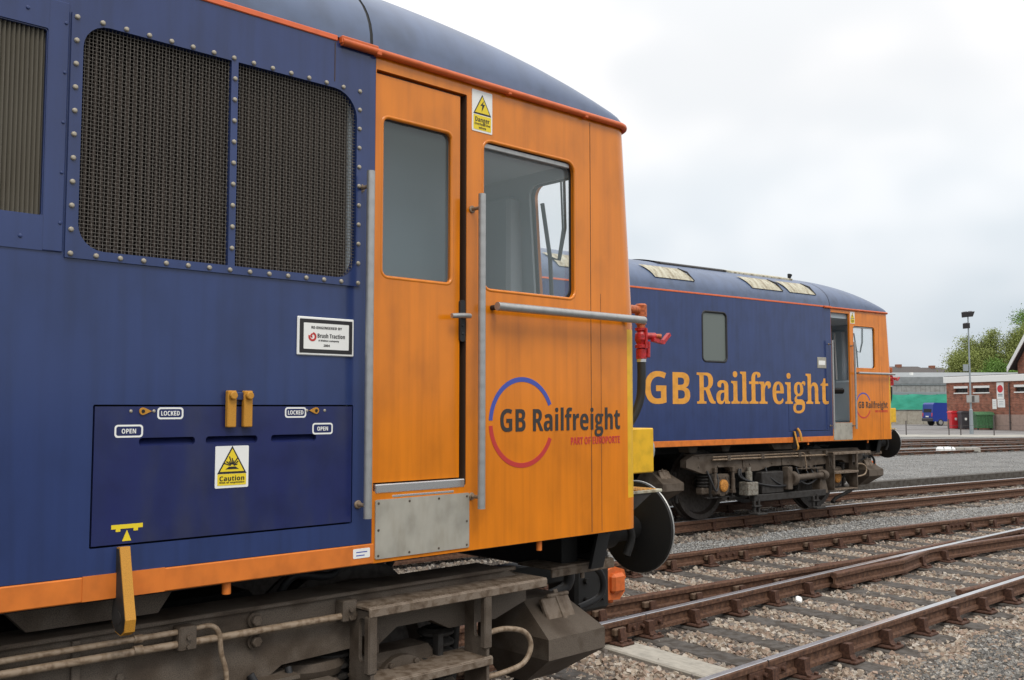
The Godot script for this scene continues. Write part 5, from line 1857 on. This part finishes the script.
func background() -> void:
	far_rails()
	sheet("service_road", [Vector2(-40, 66), Vector2(70, 58.5), Vector2(120, 120), Vector2(-40, 150)], GY + 0.008, M.tarmac)
	sheet("pavement", [Vector2(-40, 63.0), Vector2(70, 55.0), Vector2(70, 59.5), Vector2(-40, 67.5)], GY + 0.016, M.concrete)
	# timber edging beyond the second track
	var st := mb()
	var f1 := func(x: float) -> float: return line_ef(x)
	sweep(st, path(f1, -2.35, 8.0, 44.0, -0.13), PackedVector2Array([Vector2(0.12, 0.0), Vector2(0.12, 0.17), Vector2(-0.12, 0.17), Vector2(-0.12, 0.0)]))
	single("timber_edging", done(st), M.timber, "low dark timber edging beyond the second locomotive's track", "edging")
	# white bundle and trough by the far rails
	var o := thing("white_bundle", "white wrapped bundle lying beside the far rails", "bundle", Vector3(34.95, -0.12, -13.0), YARD_TURN)
	st = mb()
	box(st, Vector3(-0.33, 0.0, -0.2), Vector3(0.33, 0.24, 0.2), 0.07)
	part("wrapping", done(st), M.white, o)
	st = mb()
	for x in [-0.15, 0.16]:
		box(st, Vector3(x - 0.012, -0.002, -0.205), Vector3(x + 0.012, 0.245, 0.205), 0.004)
	part("strap", done(st), M.post, o)
	o = thing("cable_trough", "grey concrete cable trough beside the white bundle", "trough", Vector3(35.85, -0.12, -12.55), YARD_TURN)
	st = mb()
	for i in 3:
		box(st, Vector3(-0.48 + i * 0.33, 0.0, -0.15), Vector3(-0.17 + i * 0.33, 0.2, 0.15), 0.02)
	part("trough_sections", done(st), M.concrete, o)

	# brick office
	o = thing("brick_office", "low red brick office with a white fascia and small high windows", "building", yard(35.8, GY, 80.0), YARD_TURN - 1.3025)
	var holes := []
	for w in [[0.97, 2.40], [3.15, 4.75], [7.4, 9.0], [10.2, 11.8]]:
		holes.append(PackedVector2Array([Vector2(w[0], 2.92), Vector2(w[1], 2.92), Vector2(w[1], 3.26), Vector2(w[0], 3.26)]))
	st = mb()
	wall(st, 0.0, 0.0, 16.0, 3.72, holes, SIDE, -0.28, 0.0)
	box(st, Vector3(0, 0, -8.0), Vector3(0.28, 3.72, -0.281))
	box(st, Vector3(0.281, 0, -8.0), Vector3(16.0, 3.72, -7.7))
	var w0 := part("wall", done(st), M.brick, o)
	st = mb()
	box(st, Vector3(4.9, 0.0, 0.0), Vector3(16.0, 1.2, 0.006))
	part("faded_band", done(st), M.plinth, w0)
	st = mb()
	box(st, Vector3(-0.15, 3.72, -8.1), Vector3(16.1, 4.22, 0.18), 0.02)
	part("fascia", done(st), M.white, o)
	st = mb()
	box(st, Vector3(-0.1, 4.22, -8.05), Vector3(16.0, 4.27, 0.12), 0.01)
	part("flat_roof", done(st), M.slate, o)
	for h in holes:
		st = mb()
		box(st, Vector3(h[0].x, 2.92, -0.2), Vector3(h[1].x, 3.26, -0.17))
		var win := part("window", done(st), M.dark, o)
		st = mb()
		box(st, Vector3(h[0].x - 0.08, 3.262, -0.1), Vector3(h[1].x + 0.08, 3.44, 0.05), 0.01)
		part("lintel", done(st), M.white, win)
		st = mb()
		box(st, Vector3(h[0].x - 0.08, 2.83, -0.1), Vector3(h[1].x + 0.08, 2.918, 0.07), 0.01)
		part("sill", done(st), M.white, win)
		st = mb()
		for i in 3:
			var xx: float = lerpf(h[0].x, h[1].x, (i + 1) / 4.0)
			box(st, Vector3(xx - 0.025, 2.92, -0.17), Vector3(xx + 0.025, 3.26, -0.14))
		part("glazing_bars", done(st), M.bindark, win)
	var oft := Transform3D(Basis(Vector3.UP, YARD_TURN - 1.3025), yard(35.8, GY, 80.0))
	o = thing("drain_pipe", "dark drain pipe on the brick office right of the notices", "pipe", oft * Vector3(6.85, 0.0, 0.0), YARD_TURN - 1.3025)
	st = mb()
	tube(st, [Vector3(0, 0.05, 0.07), Vector3(0, 3.6, 0.07)], 0.045, 8)
	for y in [0.6, 1.8, 3.0]:
		box(st, Vector3(-0.08, y, 0.0), Vector3(0.08, y + 0.06, 0.1), 0.01)
	part("pipe", done(st), M.slate, o)
	# boards on the office wall
	o = thing("round_sign_board", "tall white board with a red disc on the brick office", "sign", oft * Vector3(5.92, 2.38, 0.0), YARD_TURN - 1.3025)
	st = mb()
	box(st, Vector3(-0.36, 0, 0.0), Vector3(0.36, 1.28, 0.03), 0.006)
	part("board", done(st), M.white, o)
	st = mb()
	cyl(st, Vector3(0.0, 0.78, 0.025), Vector3(0.0, 0.78, 0.036), 0.29, 28)
	part("red_disc", done(st), M.binred, o)
	st = mb()
	box(st, Vector3(-0.24, 0.20, 0.03), Vector3(0.24, 0.27, 0.034))
	box(st, Vector3(-0.24, 0.31, 0.03), Vector3(0.24, 0.40, 0.034))
	part("text_bars", done(st), M.post, o)
	for n in [[5.28, 1.62, 0.42, 0.76, "smaller and lower white notice left of the red disc board's foot"], [5.98, 1.74, 0.76, 0.62, "wider white notice under the red disc board"]]:
		o = thing("white_notice", n[4], "notice", oft * Vector3(n[0], n[1], 0.0), YARD_TURN - 1.3025, "white notices on the brick office")
		st = mb()
		box(st, Vector3(-n[2] / 2, 0, 0.0), Vector3(n[2] / 2, n[3], 0.025), 0.004)
		part("board", done(st), M.white, o)
		st = mb()
		for i in 3:
			box(st, Vector3(-n[2] * 0.3, n[3] * (0.3 + 0.2 * i), 0.024), Vector3(n[2] * 0.3, n[3] * (0.3 + 0.2 * i) + 0.03, 0.027))
		part("text_bars", done(st), M.post, o)
	# bins
	for b in [[1.51, 0.6, "binred", "red wheeled bin with a white mark by the office", "upright red bin"], [2.64, 0.6, "bindark", "dark wheeled bin with a white mark between red and green", ""]]:
		o = thing("wheeled_bin", b[3], "bin", oft * Vector3(b[0], 0.0, b[1]), YARD_TURN, "wheeled bins by the office")
		st = mb()
		prism(st, PackedVector2Array([Vector2(-0.30, 0.06), Vector2(0.30, 0.06), Vector2(0.35, 1.28), Vector2(-0.35, 1.28)]), SIDE, -0.40, 0.30)
		part("bin_body", done(st), M[b[2]], o)
		st = mb()
		prism(st, PackedVector2Array([Vector2(-0.38, 1.285), Vector2(0.38, 1.285), Vector2(0.37, 1.38), Vector2(0.2, 1.46), Vector2(-0.2, 1.46), Vector2(-0.37, 1.38)]), SIDE, -0.45, 0.34)
		part("lid", done(st), M[b[2]], o)
		for sx in [-0.28, 0.28]:
			st = mb()
			cyl(st, Vector3(sx - 0.03, 0.1, -0.38), Vector3(sx + 0.03, 0.1, -0.38), 0.1, 14)
			part("wheel", done(st), M.rubber, o)
		plate("white_mark", M.white, o, rrect(-0.09, 0.72, 0.09, 0.92, 0.05), 0.295, 0.31)
	o = thing("green_skip_bin", "wide green waste container against the office wall", "waste container", oft * Vector3(4.88, 0.0, 0.8), YARD_TURN)
	st = mb()
	prism(st, PackedVector2Array([Vector2(-0.58, 0.15), Vector2(0.58, 0.15), Vector2(0.68, 1.12), Vector2(-0.68, 1.12)]), SIDE, -0.5, 0.4)
	for i in 5:
		box(st, Vector3(-0.5 + i * 0.24, 0.2, 0.395), Vector3(-0.46 + i * 0.24, 1.1, 0.43), 0.01)
	part("container_body", done(st), M.bingreen, o)
	st = mb()
	prism(st, PackedVector2Array([Vector2(-0.5, 1.122), Vector2(0.44, 1.122), Vector2(0.44, 1.20), Vector2(0.2, 1.38), Vector2(-0.2, 1.42), Vector2(-0.5, 1.25)]), Transform3D(Basis(Vector3(0, 0, 1), Vector3.UP, Vector3(-1, 0, 0)), Vector3.ZERO), -0.72, 0.72)
	part("lid", done(st), M.bingreen, o)
	for sx in [-0.5, 0.5]:
		st = mb()
		cyl(st, Vector3(sx - 0.04, 0.09, 0.25), Vector3(sx + 0.04, 0.09, 0.25), 0.09, 12)
		part("wheel", done(st), M.rubber, o)

	# floodlight mast
	o = thing("floodlight_mast", "tall slim grey mast carrying dark floodlights", "lamp post", yard(30.35, GY, 64.3), YARD_TURN)
	st = mb()
	lathe(st, Vector3.ZERO, Vector3.UP, [Vector2(0, 0.13), Vector2(1.6, 0.11), Vector2(1.65, 0.065), Vector2(8.0, 0.042), Vector2(8.0, 0.0)], 14)
	part("mast", done(st), M.post, o)
	for l in [[-0.24, 7.95, 0.1, -0.35], [0.18, 8.0, -0.05, 0.5], [-0.2, 7.2, 0.12, -0.25]]:
		st = mb()
		var t := Transform3D(Basis.from_euler(Vector3(0.5, l[3], 0.1)), Vector3(l[0], l[1], l[2]))
		box(st, Vector3(-0.18, -0.15, -0.12), Vector3(0.18, 0.15, 0.10), 0.05, t)
		box(st, Vector3(-0.22, -0.19, 0.08), Vector3(0.22, 0.19, 0.12), 0.01, t)
		tube(st, [Vector3(0, l[1] - 0.1, 0), Vector3(l[0], l[1], 0.0)], 0.03, 6)
		part("floodlight", done(st), M.bindark, o)
	st = mb()
	box(st, Vector3(-0.42, 4.15, -0.05), Vector3(-0.1, 4.6, 0.05), 0.01)
	part("control_box", done(st), M.post, o)
	o = thing("mast_sign", "pale blue grey plate fixed low on the floodlight mast", "sign", yard(30.40, 1.95, 64.1), YARD_TURN)
	st = mb()
	box(st, Vector3(-0.42, 0.0, 0.0), Vector3(0.42, 0.48, 0.03), 0.01)
	part("plate", done(st), M.sheet, o)
	st = mb()
	box(st, Vector3(-0.08, 0.04, 0.028), Vector3(0.10, 0.44, 0.034))
	part("dark_panel", done(st), M.slate, o)
	# thin fence posts
	var posts := [[27.6, 61.5, 1.0, "thin fence post left of the red bin"], [28.3, 61.4, 0.65, "short thin fence post in front of the red bin"], [30.2, 61.0, 1.25, "thin fence post right of the green container"], [25.1, 62.0, 0.9, "leftmost thin fence post beside the second locomotive's buffer"]]
	for p in posts:
		o = thing("fence_post", p[3], "post", yard(p[0], GY, p[1]), 0.0, "thin fence posts along the pavement")
		st = mb()
		box(st, Vector3(-0.028, 0, -0.028), Vector3(0.028, p[2], 0.028), 0.006)
		box(st, Vector3(-0.04, p[2], -0.04), Vector3(0.04, p[2] + 0.02, 0.04), 0.005)
		part("post", done(st), M.slate, o)

	st = mb()
	for h in [0.35, 0.62]:
		tube(st, [yard(25.1, GY + h, 62.0), yard(27.6, GY + h - 0.02, 61.5), yard(28.3, GY + h, 61.4), yard(30.2, GY + h, 61.0), yard(40.0, GY + h, 59.0)], 0.008, 5)
	single("fence_wire", done(st), M.slate, "two thin wires strung along the fence posts", "wire")
	# van
	van()
	# long grey shed with a green sheeted fence and an old wall in front
	o = thing("grey_shed", "long low grey sheet metal shed behind the green sheeting", "building", yard(34.0, GY, 101.0), YARD_TURN)
	st = mb()
	for i in 60:
		var x := i * 0.5
		box(st, Vector3(x + 0.004, 0.0, -0.1), Vector3(x + 0.496, 4.1, 0.0), 0.02)
	part("cladding", done(st), M.sheet, o).set_meta("kind", "stuff")
	st = mb()
	box(st, Vector3(-0.2, 4.1, -6.0), Vector3(30.2, 4.9, 0.1), 0.05)
	prism(st, PackedVector2Array([Vector2(0.0, 4.9), Vector2(-5.0, 5.5), Vector2(-10.0, 4.9)]), Transform3D(Basis(Vector3(0, 0, 1), Vector3.UP, Vector3(-1, 0, 0)), Vector3.ZERO), -30.1, 0.1)
	part("roof", done(st), M.shedroof, o)
	st = mb()
	box(st, Vector3(-0.1, 4.0, 0.0), Vector3(30.1, 4.09, 0.08), 0.02)
	box(st, Vector3(-0.1, 2.9, 0.0), Vector3(30.1, 3.3, 0.05), 0.02)
	part("rails", done(st), M.post, o)
	st = mb()
	cyl(st, Vector3(8.4, 4.9, -2.0), Vector3(8.4, 5.4, -2.0), 0.2, 10)
	part("vent", done(st), M.white, o)
	o = thing("green_sheeting", "bright green plastic sheeting along the fence behind the van", "sheeting", yard(34.0, GY, 97.5), YARD_TURN)
	st = mb()
	st.set_smooth_group(1)
	var nz := FastNoiseLite.new()
	nz.seed = 3
	nz.frequency = 0.6
	for i in 60:
		for j in 6:
			var q := []
			for c in [[i, j], [i + 1, j], [i + 1, j + 1], [i, j + 1]]:
				var x: float = c[0] * 0.2
				var y: float = lerpf(1.42, 3.0, c[1] / 6.0)
				q.append(Vector3(x, y + 0.04 * sin(x * 2.2), 0.10 * nz.get_noise_2d(x * 0.8, y * 3.0)))
			quad(st, q[0], q[1], q[2], q[3], Vector3(0, 0, 1))
	part("sheet", done(st), M.tarp, o)
	for i in 5:
		st = mb()
		box(st, Vector3(i * 2.9, 0.0, -0.25), Vector3(i * 2.9 + 0.1, 3.05, -0.15), 0.01)
		part("post", done(st), M.slate, o)
	o = thing("old_wall", "low stained concrete wall under the green sheeting", "wall", yard(33.0, GY, 97.0), YARD_TURN)
	st = mb()
	for i in 9:
		box(st, Vector3(i * 1.6 + 0.01, 0.0, -0.2), Vector3(i * 1.6 + 1.59, 1.36 + 0.02 * sin(i * 2.0), 0.0), 0.02)
	part("wall_panels", done(st), M.oldwall, o)
	st = mb()
	box(st, Vector3(-0.05, 1.39, -0.25), Vector3(14.5, 1.48, 0.05), 0.02)
	part("coping", done(st), M.slate, o)
	# house roofs beyond
	for h in [[55.0, 138.0, 5.0, 3.6, "left dark hipped house roof beyond the grey shed"], [61.5, 142.0, 2.6, 3.1, "right dark hipped house roof beyond the grey shed"], [66.5, 146.0, 3.6, 3.3, "dark house roof half hidden by the trees"]]:
		o = thing("house", h[4], "house", yard(h[0], GY, h[1]), YARD_TURN, "houses beyond the shed")
		st = mb()
		box(st, Vector3(-h[2], 0, -4), Vector3(h[2], 5.8, 4))
		part("wall", done(st), M.brick, o)
		st = mb()
		var a := Vector3(-h[2] - 0.4, 5.75, 4.4)
		var b := Vector3(h[2] + 0.4, 5.75, 4.4)
		var c := Vector3(h[2] + 0.4, 5.75, -4.4)
		var d := Vector3(-h[2] - 0.4, 5.75, -4.4)
		var e := Vector3(-h[2] * 0.55, 7.45, 0)
		var f := Vector3(h[2] * 0.55, 7.45, 0)
		quad(st, a, b, f, e, Vector3(0, 1, 1))
		quad(st, c, d, e, f, Vector3(0, 1, -1))
		tri(st, a, d, e, Vector3(-1, 1, 0))
		tri(st, b, c, f, Vector3(1, 1, 0))
		quad(st, a, b, c, d, Vector3(0, -1, 0))
		var rf := part("roof", done(st), M.slate, o)
		st = mb()
		box(st, Vector3(-0.35, 6.8, -0.4), Vector3(0.35, 7.75, 0.4), 0.02)
		part("chimney", done(st), M.brick, rf)
	# steep gable at the right edge
	o = thing("gabled_house", "steep brick gable with white bargeboards at the right edge", "house", yard(41.75, GY, 74.3), YARD_TURN - 1.3025)
	st = mb()
	prism(st, PackedVector2Array([Vector2(-3.9, 0), Vector2(3.9, 0), Vector2(3.9, 5.3), Vector2(0, 10.4), Vector2(-3.9, 5.3)]), SIDE, -9.0, 0.0)
	part("wall", done(st), M.brick, o)
	for s in [-1, 1]:
		st = mb()
		prism(st, PackedVector2Array([Vector2(s * 4.5, 4.75), Vector2(s * 4.5, 5.0), Vector2(0, 10.95), Vector2(0, 10.42)]), SIDE, -9.2, 0.4)
		var rf := part("roof", done(st), M.slate, o)
		st = mb()
		prism(st, PackedVector2Array([Vector2(s * 4.55, 4.55), Vector2(s * 4.55, 4.98), Vector2(0, 10.98), Vector2(0, 10.40)]), SIDE, 0.402, 0.48)
		part("bargeboard", done(st), M.white, rf)
	trees()

func van() -> void:
	var o := thing("parked_van", "bright blue van parked behind the corner of the brick office", "van", yard(41.1, GY, 91.5), YARD_TURN + 0.15)
	var st := mb()
	prism(st, PackedVector2Array([Vector2(-2.15, 0.42), Vector2(2.2, 0.38), Vector2(2.3, 0.9), Vector2(2.05, 1.15), Vector2(1.35, 1.3), Vector2(0.7, 1.98), Vector2(0.3, 2.12), Vector2(-1.95, 2.16), Vector2(-2.1, 2.0), Vector2(-2.2, 0.95)]), SIDE, -0.85, 0.85)
	part("body", done(st), M.van, o)
	st = mb()
	prism(st, PackedVector2Array([Vector2(-2.13, 1.25), Vector2(-2.06, 1.85), Vector2(-2.10, 1.87), Vector2(-2.185, 1.25)]), SIDE, -0.62, 0.62)
	part("rear_window", done(st), M.black, o)
	st = mb()
	prism(st, PackedVector2Array([Vector2(0.25, 1.3), Vector2(1.2, 1.3), Vector2(0.68, 1.85), Vector2(0.25, 1.9)]), SIDE, -0.856, 0.856)
	part("side_window", done(st), M.black, o)
	st = mb()
	box(st, Vector3(-2.28, 0.42, -0.86), Vector3(-2.12, 0.72, 0.86), 0.05)
	part("bumper", done(st), M.bindark, o)
	for z in [-0.74, 0.74]:
		st = mb()
		box(st, Vector3(-2.2, 0.85, z - 0.09), Vector3(-2.1, 1.2, z + 0.09), 0.02)
		part("tail_light", done(st), M.binred, o)
	st = mb()
	box(st, Vector3(-2.235, 0.8, -0.24), Vector3(-2.2, 0.92, 0.24), 0.01)
	part("number_plate", done(st), M.white, o)
	for x in [-1.4, 1.45]:
		for z in [-0.72, 0.72]:
			st = mb()
			cyl(st, Vector3(x, 0.32, z - 0.12), Vector3(x, 0.32, z + 0.15), 0.32, 20, 0.04)
			var w := part("wheel", done(st), M.rubber, o)
			st = mb()
			cyl(st, Vector3(x, 0.32, z + 0.13 * signf(z)), Vector3(x, 0.32, z + 0.165 * signf(z)), 0.2, 16, 0.01)
			part("rim", done(st), M.steel, w)

func trees() -> void:
	var specs := [
		[60.2, 128.0, 8.8, 3.6, "leafolive", "low olive tree at the left end of the tree row"],
		[63.6, 131.0, 12.4, 4.2, "leafbrown", "brownish tree in bud, second from the left"],
		[66.6, 127.0, 12.2, 4.0, "leafolive", "olive tree in thin leaf left of the fresh green one"],
		[70.4, 129.0, 14.6, 4.8, "leafgreen", "fresh green tree behind the steep gable"],
		[76.5, 131.0, 16.0, 5.4, "leafgreen", "tallest green tree beyond the right edge"],
		[62.2, 124.0, 7.6, 3.0, "leafgreen", "low green bushy tree in front of the brownish one"],
		[68.5, 122.0, 8.8, 3.4, "leafgreen", "broad low green tree above the flat office roof"]]
	for s in specs:
		var r := RandomNumberGenerator.new()
		r.seed = int(s[0] * 10)
		var o := thing("tree", s[5], "tree", yard(s[0], GY, s[1]), 0.0, "trees behind the buildings")
		var h: float = s[2]
		var rad: float = s[3]
		var st := mb()
		lathe(st, Vector3.ZERO, Vector3.UP, [Vector2(0, 0.28), Vector2(h * 0.4, 0.2), Vector2(h * 0.85, 0.05), Vector2(h * 0.9, 0)], 8)
		var tips := []
		for i in 26:
			var a := r.randf() * TAU
			var y0 := h * r.randf_range(0.25, 0.7)
			var up := r.randf_range(0.15, 1.0)
			var e := Vector3(cos(a) * rad * r.randf_range(0.35, 0.95) * sqrt(1.0 - up * up * 0.8), lerpf(h * 0.38, h * 0.96, up), sin(a) * rad * r.randf_range(0.35, 0.95) * sqrt(1.0 - up * up * 0.8))
			var m := Vector3(e.x * 0.45, lerpf(y0, e.y, 0.45) + 0.3, e.z * 0.45)
			tube(st, bend([Vector3(0, y0, 0), m, e], 3), 0.06, 4, false)
			tips.append(m)
			tips.append(m.lerp(e, 0.5))
			tips.append(e)
		part("trunk", done(st), M.bark, o)
		st = SurfaceTool.new()
		st.begin(Mesh.PRIMITIVE_TRIANGLES)
		var sparse: bool = s[4] == "leafbrown"
		for tip in tips:
			var spread := rad * r.randf_range(0.16, 0.34)
			var tone := r.randf_range(0.7, 1.15)
			for i in (420 if sparse else 560):
				var d := Vector3(r.randfn(), r.randfn() * 0.75, r.randfn()) * spread * 0.62
				var c: Vector3 = tip + d
				var u := Vector3(r.randfn(), r.randfn(), r.randfn()).normalized()
				var v := u.cross(Vector3(r.randfn(), r.randfn(), r.randfn())).normalized()
				var k := r.randf_range(0.06, 0.13)
				var q := tone * r.randf_range(0.8, 1.15)
				st.set_color(Color(q, q, q * 0.95))
				st.set_smooth_group(-1)
				var n := u.cross(v)
				tri(st, c - u * k, c + v * k * 0.6, c + u * k, n)
				tri(st, c - u * k, c - v * k * 0.6, c + u * k, n)
		st.generate_normals()
		part("crown", st, M[s[4]], o)

# ---------------------------------------------------------------- sky
func sky_image() -> Image:
	var n := FastNoiseLite.new()
	n.seed = 14
	n.frequency = 1.1
	n.fractal_octaves = 5
	var im := Image.create(512, 256, false, Image.FORMAT_RGBF)
	for y in 256:
		var el := PI / 2 - PI * (y + 0.5) / 256
		for x in 512:
			var az := TAU * (x + 0.5) / 512
			var d := Vector3(cos(el) * cos(az), sin(el), cos(el) * sin(az))
			if d.y < 0.0:
				im.set_pixel(x, y, Color(0.30, 0.29, 0.28))
				continue
			# an overcast layer, about three times as bright overhead as at the horizon
			var p := Vector3(d.x, 0, d.z) / (d.y + 0.22)
			var c := n.get_noise_3d(p.x, p.z, 3.0) * 0.5 + 0.5
			var c2 := n.get_noise_3d(p.x * 2.7, p.z * 2.7, 9.0) * 0.5 + 0.5
			var cover := smoothstep(0.34, 0.62, c * 0.62 + c2 * 0.38)
			var lum := lerpf(0.73, 1.0, smoothstep(0.0, 0.24, d.y)) + 0.80 * smoothstep(0.30, 0.95, d.y)
			var veil := Color(0.81, 0.91, 0.995)
			var white := Color(1.0, 1.0, 1.01)
			var col := veil.lerp(white, clampf(cover * 0.35 + smoothstep(0.06, 0.34, d.y) * 0.8, 0.0, 1.0))
			lum *= lerpf(0.945, 1.045, cover)
			im.set_pixel(x, y, Color(col.r * lum, col.g * lum, col.b * lum))
	return im

func _ready() -> void:
	# camera
	var cam := Camera3D.new()
	cam.name = "camera"
	cam.fov = 38.64
	cam.near = 0.05
	cam.far = 3000.0
	add_child(cam)
	cam.position = EYE
	cam.rotation = Vector3(deg_to_rad(3.888), deg_to_rad(-90.0 + 46.6896), 0.0)
	cam.current = true
	# sky and light
	var we := WorldEnvironment.new()
	we.name = "sky"
	var env := Environment.new()
	env.background_mode = Environment.BG_SKY
	var sky := Sky.new()
	var pm := PanoramaSkyMaterial.new()
	pm.panorama = ImageTexture.create_from_image(sky_image())
	sky.sky_material = pm
	env.sky = sky
	env.tonemap_mode = Environment.TONE_MAPPER_LINEAR
	env.tonemap_exposure = 1.0
	env.sdfgi_enabled = true
	env.ssao_enabled = true
	env.ssil_enabled = true
	we.environment = env
	add_child(we)
	var sun := DirectionalLight3D.new()
	sun.name = "sun"
	sun.light_energy = 0.4
	sun.light_angular_distance = 20.0
	sun.light_color = Color(1.0, 0.97, 0.92)
	sun.shadow_enabled = true
	add_child(sun)
	sun.rotation = Vector3(deg_to_rad(-55.0), deg_to_rad(-20.0), 0.0)
	rng.seed = 11
	materials()
	# setting
	ground()
	track()
	background()
	# locomotives
	make_loco("locomotive", "nearer blue and orange locomotive with wire mesh panels and closed cab door", true, Vector3.ZERO, 0.0)
	make_loco("locomotive", "farther blue and orange locomotive with big lettering and open cab door", false, Vector3(11.8164, 0.083, -4.2207), FAR_TURN)
	# litter
	var st := mb()
	box(st, Vector3(-0.05, -0.02, -0.03), Vector3(0.05, 0.02, 0.03), 0.012, Transform3D(Basis.from_euler(Vector3(0.3, 0.6, 0.2)), Vector3(4.62, -0.13, -1.75)))
	single("white_scrap", done(st), M.white, "small white scrap lying beside the shiny rail", "litter")
	stones()
